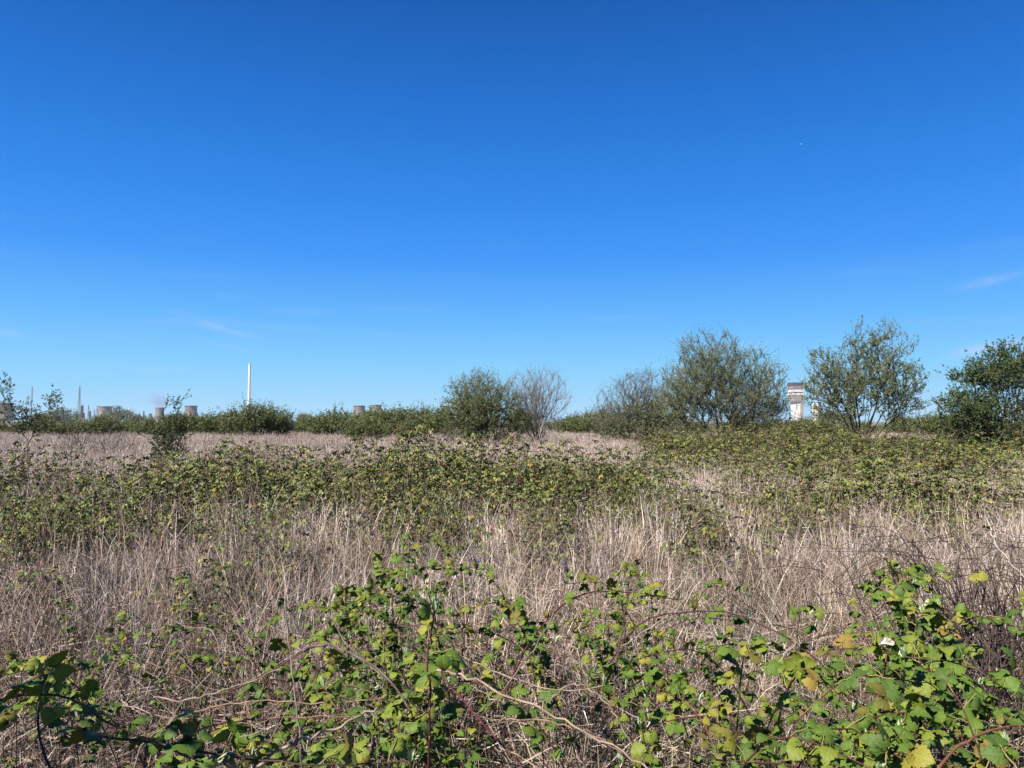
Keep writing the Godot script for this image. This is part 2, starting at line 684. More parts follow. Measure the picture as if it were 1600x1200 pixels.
func make_leaf_meshes() -> void:
	for k in 9:
		var s := Shape.new()
		var five := k % 3 == 2
		var droop := [0.8, 1.3, 0.6, 1.7, 1.0, 1.5, 1.9, 0.9, 1.2][k] as float
		var l := R(0.037, 0.046)
		var w := l * R(0.72, 0.86)
		var stalk := R(0.022, 0.036)
		var pet := Vector3(0, -0.004, -stalk)
		var sets := [[0.0, 1.0, 0.012], [1.15, 0.82, 0.003], [-1.15, 0.82, 0.003]]
		if five:
			sets.append_array([[2.0, 0.62, 0.003], [-2.0, 0.62, 0.003]])
		for q in sets:
			var turn := Basis(Vector3.UP, q[0] + R(-0.12, 0.12)) * Basis(Vector3.RIGHT, R(-0.25, 0.15) - droop * 0.22)
			var o := pet + turn * Vector3(0, 0, -q[2])
			leaflet(s, Transform3D(turn * Basis(Vector3.BACK, R(-0.22, 0.22)), o), l * q[1], w * q[1], droop * R(0.8, 1.2), R(0.15, 0.5), 0.05)
		var m := s.mesh(M.leaves[0])
		var st := Shape.new()
		st.tube(PackedVector3Array([Vector3.ZERO, Vector3(0, 0.002, -stalk * 0.5), pet, pet + Vector3(0, 0, -0.018)]), PackedFloat32Array([0.0014, 0.0012, 0.0011, 0.0007]), 4, Color(0.25, 0.22, 0.07))
		st.mesh(M.cane, m)
		leaf_meshes.append(m)
	for k in 5:
		var um: ArrayMesh = leaf_meshes[k].duplicate()
		um.surface_set_material(0, M.leaves[[0, 1, 0, 5, 2][k]])
		under_meshes.append(um)
	for k in 3:                                               # young shoot: pale downy leaflets still folded upward
		var s := Shape.new()
		for q in 4:
			var d := (Vector3(0, 0.25, -1) + rv() * 0.4).normalized()
			var sd := d.cross(rv()).normalized()
			var l := R(0.02, 0.038)
			s.leaf(Vector3.ZERO, d, sd, sd.cross(d) * 1.6, l, l * 0.32, vary(Color(0.40, 0.47, 0.31), 0.15))
			s.leaf(Vector3(0, 0.002, 0), (d + rv() * 0.15).normalized(), sd, sd.cross(d) * 1.4, l * 0.8, l * 0.28, vary(Color(0.30, 0.40, 0.17), 0.15))
		bud_meshes.append(s.mesh(M.bud))


func smooth_line(ctrl: PackedVector3Array, per: int) -> PackedVector3Array:
	var out := PackedVector3Array()
	for k in ctrl.size() - 1:
		var p0 := ctrl[maxi(k - 1, 0)]
		var p3 := ctrl[mini(k + 2, ctrl.size() - 1)]
		for q in per:
			out.append(ctrl[k].cubic_interpolate(ctrl[k + 1], p0, p3, float(q) / per))
	out.append(ctrl[ctrl.size() - 1])
	return out


func cane_mesh(pts: PackedVector3Array, r0: float, r1: float, col: Color, thorns: bool) -> ArrayMesh:
	var s := Shape.new()
	var radii := PackedFloat32Array()
	for k in pts.size():
		var t := float(k) / (pts.size() - 1)
		radii.append(lerpf(r0, r1, t) * (1.0 + R(-0.06, 0.06)))
	s.tube(pts, radii, 6, col)
	# patches of other tint along the cane
	for k in pts.size():
		var m := 1.0 + 0.3 * sin(k * 1.7 + pts[0].x * 40.0)
		for q in 6:
			s.c[k * 6 + q] = Color(col.r * m, col.g * m, col.b * m)
	if thorns:
		for k in range(1, pts.size() - 1):
			for q in 2:
				var d := (pts[k + 1] - pts[k]).normalized()
				var o := d.cross(rv()).normalized()
				var p := pts[k].lerp(pts[k + 1], rng.randf()) + o * radii[k] * 0.7
				s.tube(PackedVector3Array([p, p + o * 0.006 - d * 0.003]), PackedFloat32Array([0.0013, 0.0002]), 3, Color(0.3, 0.16, 0.10))
	return s.mesh(M.cane)


const CANE_COLS := [Color(0.072, 0.028, 0.028), Color(0.104, 0.04, 0.028), Color(0.064, 0.04, 0.032), Color(0.112, 0.072, 0.04), Color(0.08, 0.072, 0.028)]
const DEAD_COLS := [Color(0.204, 0.143, 0.109), Color(0.245, 0.19, 0.156), Color(0.15, 0.0884, 0.0612), Color(0.129, 0.0952, 0.0816)]

func put_leaf(parent: Node3D, p: Vector3, f: Vector3, young: float, size: float) -> void:
	var o := part("leaf", leaf_meshes[rng.randi() % leaf_meshes.size()], parent)
	var up := (Vector3.UP + rv() * 0.6 - f * 0.15).normalized()
	var right := f.cross(up).normalized()
	var b := Basis(right, right.cross(f), -f).scaled_local(Vector3.ONE * size)
	o.transform = Transform3D(b, p)
	var k := clampi(int(rng.randfn(0.9 + young * 1.9, 0.85)), 0, 4)
	if rng.randf() < 0.05:
		k = 5
	o.set_surface_override_material(0, M.leaves[k])


# leaves and buds along the last part of a cane
func dress(parent: Node3D, pts: PackedVector3Array, from: float, gap: float, size: float) -> int:
	var count := 0
	var along := 0.0
	var total := 0.0
	for k in pts.size() - 1:
		total += pts[k].distance_to(pts[k + 1])
	var next := total * from
	var sign_ := 1.0
	for k in pts.size() - 1:
		var seg := pts[k].distance_to(pts[k + 1])
		while next <= along + seg:
			var t := (next - along) / maxf(seg, 1e-5)
			var p := pts[k].lerp(pts[k + 1], t)
			var d := (pts[k + 1] - pts[k]).normalized()
			var side := d.cross(Vector3.UP)
			if side.length() < 0.2:
				side = flat_dir()
			var f := (side.normalized() * sign_ * R(0.4, 1.0) + Vector3.UP * R(0.1, 0.9) + d * R(0.0, 0.6) + flat_dir() * 0.5).normalized()
			sign_ = -sign_
			var young := next / total
			put_leaf(parent, p, f, young * R(0.2, 1.0), size * R(0.65, 1.15))
			count += 1
			next += gap * R(0.6, 1.4)
		along += seg
	var tip := part("shoot", bud_meshes[rng.randi() % bud_meshes.size()], parent)
	var dd := (pts[pts.size() - 1] - pts[pts.size() - 2]).normalized()
	dd = (dd * 0.5 + Vector3.UP).normalized()
	var rr := dd.cross(Vector3(0.3, 0.1, 0.9)).normalized()
	tip.transform = Transform3D(Basis(rr, rr.cross(dd), -dd), pts[pts.size() - 1])
	return count


func in_poly(poly: PackedVector2Array) -> Vector2:
	var lo := poly[0]
	var hi := poly[0]
	for q in poly:
		lo = lo.min(q)
		hi = hi.max(q)
	for k in 200:
		var p := Vector2(R(lo.x, hi.x), R(lo.y, hi.y))
		if Geometry2D.is_point_in_polygon(p, poly):
			return p
	return (lo + hi) * 0.5


# a bramble whose leafy canopy at about height h fills the outline given in pixels
func near_bramble(label: String, outline: Array, h: float, leaves: int, size: float, own: Array = [], under := 0) -> Node3D:
	var poly := PackedVector2Array()
	for q in outline:
		poly.append(Vector2(q[0], q[1]))
	var mid := Vector3.ZERO
	for q in poly:
		mid += on_height(q.x, q.y, h) / poly.size()
	var root := thing("bramble_bush", label, "bramble", Vector3(mid.x, 0, mid.z), "leafy brambles at the edge of the meadow")
	var count := 0
	for c in own:                                              # canes that the photograph shows one by one
		var pts := PackedVector3Array()
		for q in c.pts:
			pts.append(at_depth(q[0], q[1], q[2]) - root.position)
		pts = smooth_line(pts, 5)
		var cn := part("cane", cane_mesh(rough(pts, c.r * 0.6), c.r * 0.74, c.r * 0.4, c.col * 0.75, true), root)
		if c.get("gap", 0.0) > 0.0:
			count += dress(cn, pts, c.get("from", 0.1), c.gap, size)
	while count < leaves:
		var q := in_poly(poly)
		var tip := on_height(q.x, q.y, h + R(-0.16, 0.08)) - root.position
		var foot := Vector3(tip.x, 0, tip.z) + flat_dir() * R(0.2, 0.65)
		var away := tip - foot
		var mid1 := foot + Vector3(away.x * 0.12, tip.y * 0.55, away.z * 0.12)
		var mid2 := foot + Vector3(away.x * 0.5, tip.y * 0.95 + R(0.0, 0.05), away.z * 0.5)
		var pts := smooth_line(PackedVector3Array([foot, mid1, mid2, tip]), 4)
		var cn := part("cane", cane_mesh(pts, R(0.0022, 0.004), 0.0014, vary(CANE_COLS[rng.randi() % CANE_COLS.size()], 0.3), false), root)
		count += dress(cn, pts, R(0.32, 0.5), R(0.03, 0.055), size)
	# the many leaves lower down, past counting
	for k in 5:
		var xs := []
		var cs := PackedColorArray()
		for j in under / 5:
			var q := in_poly(poly)
			var top := on_height(q.x, q.y, h)
			var p := Vector3(top.x + R(-0.12, 0.12), h * R(0.12, 0.7), top.z + R(-0.1, 0.1)) - root.position
			var f := (flat_dir() + Vector3.UP * R(-0.2, 0.5)).normalized()
			var up := (Vector3.UP + rv() * 0.6).normalized()
			var right := f.cross(up).normalized()
			xs.append(Transform3D(Basis(right, right.cross(f), -f).scaled_local(Vector3.ONE * size * R(0.6, 1.1)), p))
			cs.append(Color.WHITE)
		scatter(under_meshes[k], xs, cs, root, "understory")
	return root


# one bramble mound seen from farther off: leaves of three folded leaflets on a lumpy dome, canes inside
func mound_shapes(leaves: int, size: float, lump: float, wide: float, tall: float, seed_: int) -> Array:
	var nz := FastNoiseLite.new()
	nz.seed = seed_
	nz.frequency = 1.1
	var s := Shape.new()
	var greens := [Color(0.05, 0.066, 0.015), Color(0.085, 0.11, 0.021), Color(0.115, 0.14, 0.028), Color(0.17, 0.185, 0.042), Color(0.033, 0.044, 0.011)]
	var odd := [Color(0.207, 0.172, 0.0276), Color(0.179, 0.0966, 0.0345), Color(0.11, 0.0621, 0.0345), Color(0.152, 0.138, 0.0414)]
	for k in leaves:
		var d := rv()
		d.y = absf(d.y) * 0.9 + 0.02
		d = d.normalized()
		var r := (1.0 + lump * nz.get_noise_3dv(d * 1.6) * 1.2) * (1.0 + 0.5 * nz.get_noise_3dv(d * 5.0 + Vector3.ONE * 9.0))
		r *= 1.0 - pow(rng.randf(), 2.2) * 0.45
		if rng.randf() < 0.03:
			r *= R(1.0, 1.22)
		r = minf(r, 1.22)
		var p := Vector3(d.x * wide, d.y * tall, d.z * wide) * r
		var nrm := (d * 0.6 + Vector3.UP * 0.75 + rv() * 0.6).normalized()
		var f := nrm.cross(rv()).normalized()
		f = (f - Vector3.UP * 0.25).normalized()
		var side := f.cross(nrm).normalized()
		var up := side.cross(f)
		var col: Color = greens[rng.randi() % greens.size()]
		if rng.randf() < 0.15:
			col = odd[rng.randi() % odd.size()]
		col = vary(col, 0.2, 0.06)
		var l := size * R(0.65, 1.2)
		for a in [0.0, 1.2, -1.2]:
			var ld := (f * cos(a) + side * sin(a) - up * R(0.1, 0.5)).normalized()
			var ls := ld.cross(up).normalized()
			s.leaf(p + ld * (l * 0.12), ld, ls, up, l * (1.0 if a == 0.0 else 0.85), l * 0.78, col)
	var st := Shape.new()
	for k in int(leaves / 45.0):
		var a := flat_dir()
		var foot := a * R(0.0, wide * 0.7)
		var b := flat_dir()
		var tip := Vector3(b.x * wide, tall * R(0.2, 0.9), b.z * wide) * R(0.6, 0.98)
		var top := (foot + tip) * 0.5 + Vector3.UP * tall * R(0.15, 0.5)
		var pts := smooth_line(PackedVector3Array([foot, top, tip]), 4)
		var radii := PackedFloat32Array()
		for q in pts.size():
			radii.append(lerpf(0.006, 0.002, float(q) / pts.size()))
		var col: Color = (CANE_COLS if rng.randf() < 0.55 else DEAD_COLS)[rng.randi() % 4]
		st.tube(pts, radii, 3, vary(col, 0.25))
	for k in 9:                                                # dead canes that arch out of the leaves
		var a := flat_dir()
		var b := (a + flat_dir() * 0.9).normalized()
		var pts := smooth_line(PackedVector3Array([a * wide * R(0.2, 0.7), (a + b) * wide * 0.35 + Vector3.UP * tall * R(0.95, 1.2), b * wide * R(0.8, 1.2) + Vector3.UP * tall * R(0.3, 1.0)]), 5)
		var radii := PackedFloat32Array()
		for q in pts.size():
			radii.append(lerpf(0.0045, 0.0015, float(q) / pts.size()))
		st.tube(pts, radii, 3, vary(DEAD_COLS[rng.randi() % 4], 0.3))
	return [s.mesh(M.bramble_leaf), st.mesh(M.cane)]


var mounds := []
var mound_spots := []

const MARKS := [[-20, "the outermost cooling tower"], [60, "the open hawthorn sapling"], [125, "the flare stack"], [175, "the pale willows"], [265, "the dark hawthorn sapling"], [390, "the white chimney"], [480, "the far brownish tree"], [575, "the paired cooling towers"], [665, "the tall-twigged belt end"], [755, "the round willow bush"], [838, "the nearly bare bush"], [900, "the grassy gap"], [985, "the half bare bush"], [1125, "the big willow"], [1255, "the process towers"], [1346, "the open willow"], [1450, "the sky gap"], [1580, "the thorn bush"]]

func facing(px: float) -> String:
	var best: String = MARKS[0][1]
	var far := 1e9
	for m in MARKS:
		if absf(px - m[0]) < far:
			far = absf(px - m[0])
			best = m[1]
	return best


func mound(label: String, px: float, d: float, wide: float, tall: float, which: int, group: String, called := "bramble_mound") -> Node3D:
	var t := thing(called, label, "bramble", on_ground(px, d), group)
	if which < 5:
		mound_spots.append([t.position, wide * 0.8])
	t.rotation.y = rng.randf() * TAU
	var f := part("foliage", mounds[which][0], t, "stuff")
	var c := part("canes", mounds[which][1], t, "stuff")
	for o in [f, c]:
		o.scale = Vector3(wide, tall, wide)
	return t


# ---------------------------------------------------------------- the works on the horizon

func solid(called: String, s: Shape, mat: Material, parent: Node) -> MeshInstance3D:
	return part(called, s.mesh(mat), parent)


func cooling_tower(label: String, px: float, top_y: float, wpx: float, d: float, group: String) -> void:
	var t := thing("cooling_tower", label, "cooling tower", on_ground(px, d), group)
	var h := (659.0 - top_y) / F * d + 1.6
	var rt := wpx * 0.5 / F * d
	var s := Shape.new()
	var prof := PackedVector2Array()
	for k in 17:
		var q := k / 16.0
		var y := lerpf(6.0, h, q)
		var g := (q - 0.78) / 0.78
		prof.append(Vector2(rt * 0.965 * sqrt(1.0 + 1.15 * g * g), y))
	s.lathe(prof, 40, Vector3.ZERO, Color(0.27, 0.235, 0.205))
	var shell := solid("shell", s, M.concrete, t)
	var inner := Shape.new()
	var top := prof[prof.size() - 1].x
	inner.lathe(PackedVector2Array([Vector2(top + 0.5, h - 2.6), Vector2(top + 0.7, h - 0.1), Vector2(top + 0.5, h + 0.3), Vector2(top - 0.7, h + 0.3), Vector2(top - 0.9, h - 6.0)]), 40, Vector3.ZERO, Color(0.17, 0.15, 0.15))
	solid("rim", inner, M.concrete, shell)
	for k in 20:
		var a := TAU * k / 20.0
		var leg := Shape.new()
		var r0: float = prof[0].x
		leg.tube(PackedVector3Array([Vector3(cos(a) * r0 * 1.04, -0.2, sin(a) * r0 * 1.04), Vector3(cos(a + 0.12) * r0, 6.2, sin(a + 0.12) * r0)]), PackedFloat32Array([0.45, 0.4]), 5, Color(0.38, 0.33, 0.3))
		solid("leg", leg, M.concrete, t)


func column(label: String, called: String, category: String, px: float, top_y: float, wpx: float, d: float, col: Color, decks := 3) -> void:
	var t := thing(called, label, category, on_ground(px, d))
	var h := (659.0 - top_y) / F * d + 1.6
	var r := wpx * 0.5 / F * d
	var s := Shape.new()
	s.lathe(PackedVector2Array([Vector2(r * 1.15, -0.3), Vector2(r * 1.1, h * 0.08), Vector2(r, h * 0.1), Vector2(r, h * 0.6), Vector2(r * 0.8, h * 0.64), Vector2(r * 0.8, h - r), Vector2(r * 0.55, h - r * 0.35), Vector2(0.01, h)]), 18, Vector3.ZERO, col)
	solid("shell", s, M.paint, t)
	for k in decks:
		var y := h * (0.35 + 0.6 * (k + 0.5) / decks)
		var p := Shape.new()
		p.lathe(PackedVector2Array([Vector2(r * 0.7, y), Vector2(r * 1.55, y), Vector2(r * 1.55, y + 0.3), Vector2(r * 1.5, y + 0.3), Vector2(r * 1.5, y + 0.12), Vector2(r * 0.7, y + 0.12)]), 16, Vector3.ZERO, Color(0.2, 0.19, 0.2))
		var wk := solid("walkway", p, M.paint, t)
		var rail := Shape.new()
		rail.lathe(PackedVector2Array([Vector2(r * 1.5, y + 1.2), Vector2(r * 1.55, y + 1.2), Vector2(r * 1.55, y + 1.35), Vector2(r * 1.5, y + 1.35), Vector2(r * 1.5, y + 1.2)]), 16, Vector3.ZERO, Color(0.25, 0.24, 0.25))
		solid("railing", rail, M.paint, wk)
	var pipe := Shape.new()
	pipe.tube(PackedVector3Array([Vector3(r * 1.25, -0.2, r * 0.4), Vector3(r * 1.25, h * 0.97, r * 0.4), Vector3(r * 0.9, h * 1.0, r * 0.3), Vector3(0, h * 0.99, 0)]), PackedFloat32Array([0.35, 0.35, 0.35, 0.3]), 6, Color(0.4, 0.39, 0.4))
	solid("pipe", pipe, M.paint, t)


func lattice(label: String, called: String, px: float, top_y: float, base_w: float, top_w: float, d: float, bays: int, col: Color, thick: float, flare: float) -> void:
	var t := thing(called, label, "mast", on_ground(px, d))
	var h := (659.0 - top_y) / F * d + 1.6
	var hl := h - flare
	var cs := [Vector3(-1, 0, -1), Vector3(1, 0, -1), Vector3(1, 0, 1), Vector3(-1, 0, 1)]
	var at := func(k: int, y: float) -> Vector3: return cs[k % 4] * (lerpf(base_w, top_w, y / hl) * 0.5) + Vector3.UP * y
	for k in 4:
		var s := Shape.new()
		s.tube(PackedVector3Array([at.call(k, -0.3), at.call(k, hl)]), PackedFloat32Array([thick, thick * 0.7]), 5, col)
		solid("leg", s, M.paint, t)
	for b in bays:
		var y0 := hl * b / bays
		var y1 := hl * (b + 1) / bays
		var s := Shape.new()
		for k in 4:
			s.tube(PackedVector3Array([at.call(k, y0), at.call(k + 1, y1)]), PackedFloat32Array([thick * 0.28, thick * 0.28]), 4, col)
			s.tube(PackedVector3Array([at.call(k + 1, y0), at.call(k, y1)]), PackedFloat32Array([thick * 0.28, thick * 0.28]), 4, col)
			s.tube(PackedVector3Array([at.call(k, y1), at.call(k + 1, y1)]), PackedFloat32Array([thick * 0.5, thick * 0.5]), 4, col)
		var o := solid("bracing", s, M.paint, t)
		o.set_meta("kind", "stuff")
	var f := Shape.new()
	f.tube(PackedVector3Array([Vector3(0, -0.2, 0), Vector3(0, h, 0)]), PackedFloat32Array([thick * 1.3, thick * 1.0]), 8, col)
	solid("riser", f, M.paint, t)


func slab(called: String, parent: Node, lo: Vector3, hi: Vector3, col: Color, mat: Material = null) -> MeshInstance3D:
	var s := Shape.new()
	s.box(lo, hi, col)
	return solid(called, s, mat if mat else M.paint, parent)


func works() -> void:
	var ct := "cooling towers of the works"
	cooling_tower("cooling tower behind the leafy hawthorn sapling", 4, 630, 28, 2100, ct)
	cooling_tower("beige concrete cooling tower beside the lattice flare stack", 164, 635, 19, 2900, ct)
	cooling_tower("cooling tower under the plume of steam", 249, 637, 13, 3600, ct)
	cooling_tower("beige cooling tower behind the dark hawthorn sapling", 298, 634, 18.5, 2950, ct)
	cooling_tower("pinkish cooling tower over the shrubs, the one nearer the white chimney", 561, 634, 18.5, 3000, ct)
	cooling_tower("pinkish cooling tower over the shrubs, the one nearer the round willow", 587, 633, 18.5, 3000, ct)

	# white stack
	var d := 1900.0
	var t := thing("chimney", "tall slender white chimney standing above the shrubs", "chimney", on_ground(388.6, d))
	var h := (659.0 - 568.0) / F * d + 1.6
	var s := Shape.new()
	s.lathe(PackedVector2Array([Vector2(3.9, -0.3), Vector2(3.6, h * 0.3), Vector2(2.9, h * 0.7), Vector2(2.75, h - 1.5), Vector2(2.75, h)]), 28, Vector3.ZERO, Color(0.84, 0.84, 0.80))
	solid("shaft", s, M.paint, t)
	var cap := Shape.new()
	cap.lathe(PackedVector2Array([Vector2(2.8, h - 3.2), Vector2(3.3, h - 3.2), Vector2(3.3, h - 2.6), Vector2(2.8, h - 2.6)]), 28, Vector3.ZERO, Color(0.5, 0.5, 0.5))
	solid("gallery", cap, M.paint, t)
	var lip := Shape.new()
	lip.lathe(PackedVector2Array([Vector2(1.5, h - 0.5), Vector2(1.4, h + 2.2), Vector2(1.1, h + 2.2), Vector2(1.1, h - 2.0)]), 20, Vector3.ZERO, Color(0.25, 0.25, 0.28))
	solid("flue", lip, M.paint, t)

	var steel := Color(0.22, 0.22, 0.27)
	lattice("tall lattice flare stack tapering upward beside brown columns", "flare_stack", 123, 598, 11, 3, 2400, 9, steel, 0.42, 14)
	lattice("short pointed lattice mast beside the beige cooling tower", "lattice_mast", 138, 631, 8, 1.5, 2400, 8, steel, 0.4, 6)
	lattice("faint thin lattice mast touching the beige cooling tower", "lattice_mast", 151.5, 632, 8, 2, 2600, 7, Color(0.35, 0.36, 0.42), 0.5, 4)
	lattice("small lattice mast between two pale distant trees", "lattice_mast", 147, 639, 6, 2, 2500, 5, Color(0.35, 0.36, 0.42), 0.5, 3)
	lattice("pylon with a cross arm beside the steaming cooling tower", "lattice_mast", 234.5, 645, 9, 4, 1500, 6, Color(0.22, 0.21, 0.2), 0.6, 2)
	column("slim dark pole rising behind the hawthorn sapling", "stack_pole", "pole", 48.6, 604, 1.5, 1300, Color(0.15, 0.15, 0.19), 0)
	column("brown distillation column against the lattice flare stack", "distillation_column", "column", 127.3, 632, 5, 2350, Color(0.27, 0.2, 0.18), 5)
	column("short brown distillation column near the pointed mast", "distillation_column", "column", 130.8, 645, 3, 2350, Color(0.3, 0.25, 0.23), 3)
	column("grey process column under the pointed lattice mast", "distillation_column", "column", 139.6, 641, 4, 2390, Color(0.33, 0.31, 0.32), 4)
	column("thin white vent stack over a pale tree", "vent_stack", "chimney", 201.6, 637, 2.4, 2000, Color(0.8, 0.8, 0.8), 1)
	column("thin black stack near the steaming cooling tower", "vent_stack", "chimney", 224.3, 642, 2.2, 1500, Color(0.07, 0.07, 0.09), 0)

	# plume from the cooling tower
	var plume := thing("steam_plume", "faint lavender plume of steam over a cooling tower", "steam", at_depth(249, 636, 3600))
	var bits := [[0, 4, 20, 0.004], [-4, 18, 30, 0.0045], [6, 36, 34, 0.004], [-24, 34, 30, 0.0035], [-44, 30, 22, 0.003], [-12, 60, 28, 0.003], [-40, 62, 18, 0.0018], [-56, 82, 13, 0.0014], [18, 20, 20, 0.004]]
	for b in bits:
		var fv := FogVolume.new()
		fv.name = "steam_puff"
		fv.shape = RenderingServer.FOG_VOLUME_SHAPE_ELLIPSOID
		fv.size = Vector3(b[2] * 2.2, b[2] * 1.7, b[2] * 2.0)
		var fm := FogMaterial.new()
		fm.density = b[3]
		fm.albedo = Color(0.80, 0.76, 0.95)
		fv.material = fm
		plume.add_child(fv, true)
		fv.position = Vector3(b[0], b[1], 0)

	# white tower of the works on the other side
	d = 1200.0
	var k := d / F
	t = thing("process_tower", "white process tower with dark top and overhanging banded block between two trees", "tower", on_ground(1243.5, d))
	t.rotation.y = 0.12
	var w := 20.0 * k * 0.86
	var hh := func(y: float) -> float: return (659.0 - y) * k + 1.6
	var white := Color(0.8, 0.79, 0.78)
	var grey := Color(0.45, 0.42, 0.42)
	var shaft := slab("shaft", t, Vector3(-w * 0.24, -0.3, -w * 0.4), Vector3(w * 0.46, hh.call(628.2), w * 0.4), white)
	slab("stair_shaft", t, Vector3(w * 0.2, -0.3, w * 0.4), Vector3(w * 0.5, hh.call(629), w * 0.52), Color(0.4, 0.35, 0.35))
	slab("lower_block", t, Vector3(-w * 0.42, hh.call(628), -w * 0.5), Vector3(w * 0.5, hh.call(617.6), w * 0.5), Color(0.30, 0.28, 0.27))
	slab("white_band", t, Vector3(-w * 0.46, hh.call(617.6), -w * 0.52), Vector3(w * 0.52, hh.call(614.8), w * 0.52), white)
	slab("louvre_band", t, Vector3(-w * 0.45, hh.call(614.8), -w * 0.48), Vector3(w * 0.49, hh.call(612.6), w * 0.48), Color(0.27, 0.26, 0.26))
	slab("white_band", t, Vector3(-w * 0.46, hh.call(612.6), -w * 0.52), Vector3(w * 0.52, hh.call(609.4), w * 0.52), white)
	slab("upper_block", t, Vector3(-w * 0.47, hh.call(609.4), -w * 0.5), Vector3(w * 0.5, hh.call(603.2), w * 0.5), Color(0.28, 0.25, 0.25))
	slab("roof_block", t, Vector3(-w * 0.485, hh.call(603.2), -w * 0.505), Vector3(w * 0.505, hh.call(598), w * 0.505), Color(0.10, 0.095, 0.11))
	for q in 4:
		var y0: float = hh.call(640.0 - 0.0) + q * 3.0
		slab("window", shaft, Vector3(-w * 0.16, y0, w * 0.4), Vector3(-w * 0.06, y0 + 1.6, w * 0.4 + 0.12), Color(0.06, 0.07, 0.09))
	t = thing("process_tower", "narrow white tower with a reddish side darkened for shade beside the banded process tower", "tower", on_ground(1276.5, d * 1.05))
	t.rotation.y = 0.7
	k = d * 1.05 / F
	w = 9.5 * k
	slab("shaft", t, Vector3(-w * 0.5, -0.3, -w * 0.5), Vector3(w * 0.5, hh.call(628), w * 0.5), Color(0.72, 0.68, 0.66))
	slab("shaded_side", t, Vector3(w * 0.5, -0.3, -w * 0.48), Vector3(w * 0.5 + 0.4, hh.call(627), w * 0.46), Color(0.22, 0.15, 0.14))  # side turned from the sun, its shade put into the dark reddish colour
	slab("parapet", t, Vector3(-w * 0.52, hh.call(628), -w * 0.52), Vector3(w * 0.52, hh.call(626.6), w * 0.52), Color(0.28, 0.25, 0.25))
	for b in [[1264, 656, 9, "low grey shed between the two process towers", Color(0.5, 0.5, 0.54)], [1303, 650, 8, "low white tank house beside the narrow process tower", Color(0.78, 0.78, 0.8)], [1316, 655, 12, "flat pale shed beside the white tank house", Color(0.66, 0.66, 0.7)]]:
		t = thing("works_building", b[3], "building", on_ground(b[0], 1250))
		k = 1250.0 / F
		var hw: float = b[2] * k * 0.5
		var top: float = (659.0 - b[1]) * k + 1.6
		slab("wall", t, Vector3(-hw, -0.3, -6), Vector3(hw, top, 6), b[4])
		slab("roof", t, Vector3(-hw - 0.3, top, -6.3), Vector3(hw + 0.3, top + 0.6, 6.3), Color(0.55, 0.55, 0.58))


# ---------------------------------------------------------------- the scene

func _ready() -> void:
	rng.seed = 20240417
	patch_noise.seed = 77
	patch_noise.frequency = 0.06
	patch_noise.fractal_octaves = 3
	set_view()
	make_materials()

	# ---- ground
	var g := Shape.new()
	var rings := [0.0, 6.0, 14.0, 30.0, 70.0, 160.0, 400.0, 1000.0, 2500.0, 7000.0]
	for k in rings.size():
		for s in 48:
			var a := TAU * s / 48.0
			g.v.append(Vector3(cos(a) * rings[k], 0, sin(a) * rings[k] - 2.0))
			g.n.append(Vector3.UP)
	var field := Shape.new()
	field.v = g.v
	field.n = g.n
	for k in rings.size() - 1:
		for s in 48:
			var p := k * 48 + s
			var q := k * 48 + (s + 1) % 48
			(g if k < 4 else field).ix.append_array(PackedInt32Array([p, p + 48, q, q, p + 48, q + 48]))
	var ground := part("ground", field.mesh(M.field, g.mesh(M.soil)), self)
	ground.set_meta("kind", "structure")
	print("ground ", Time.get_ticks_msec())

	works()
	trees()
	print("trees ", Time.get_ticks_msec())
	thickets()
	print("thickets ", Time.get_ticks_msec())
	grasses()
	print("grass ", Time.get_ticks_msec())
	brambles()
	print("brambles ", Time.get_ticks_msec())
	small_things()
	print("done ", Time.get_ticks_msec())


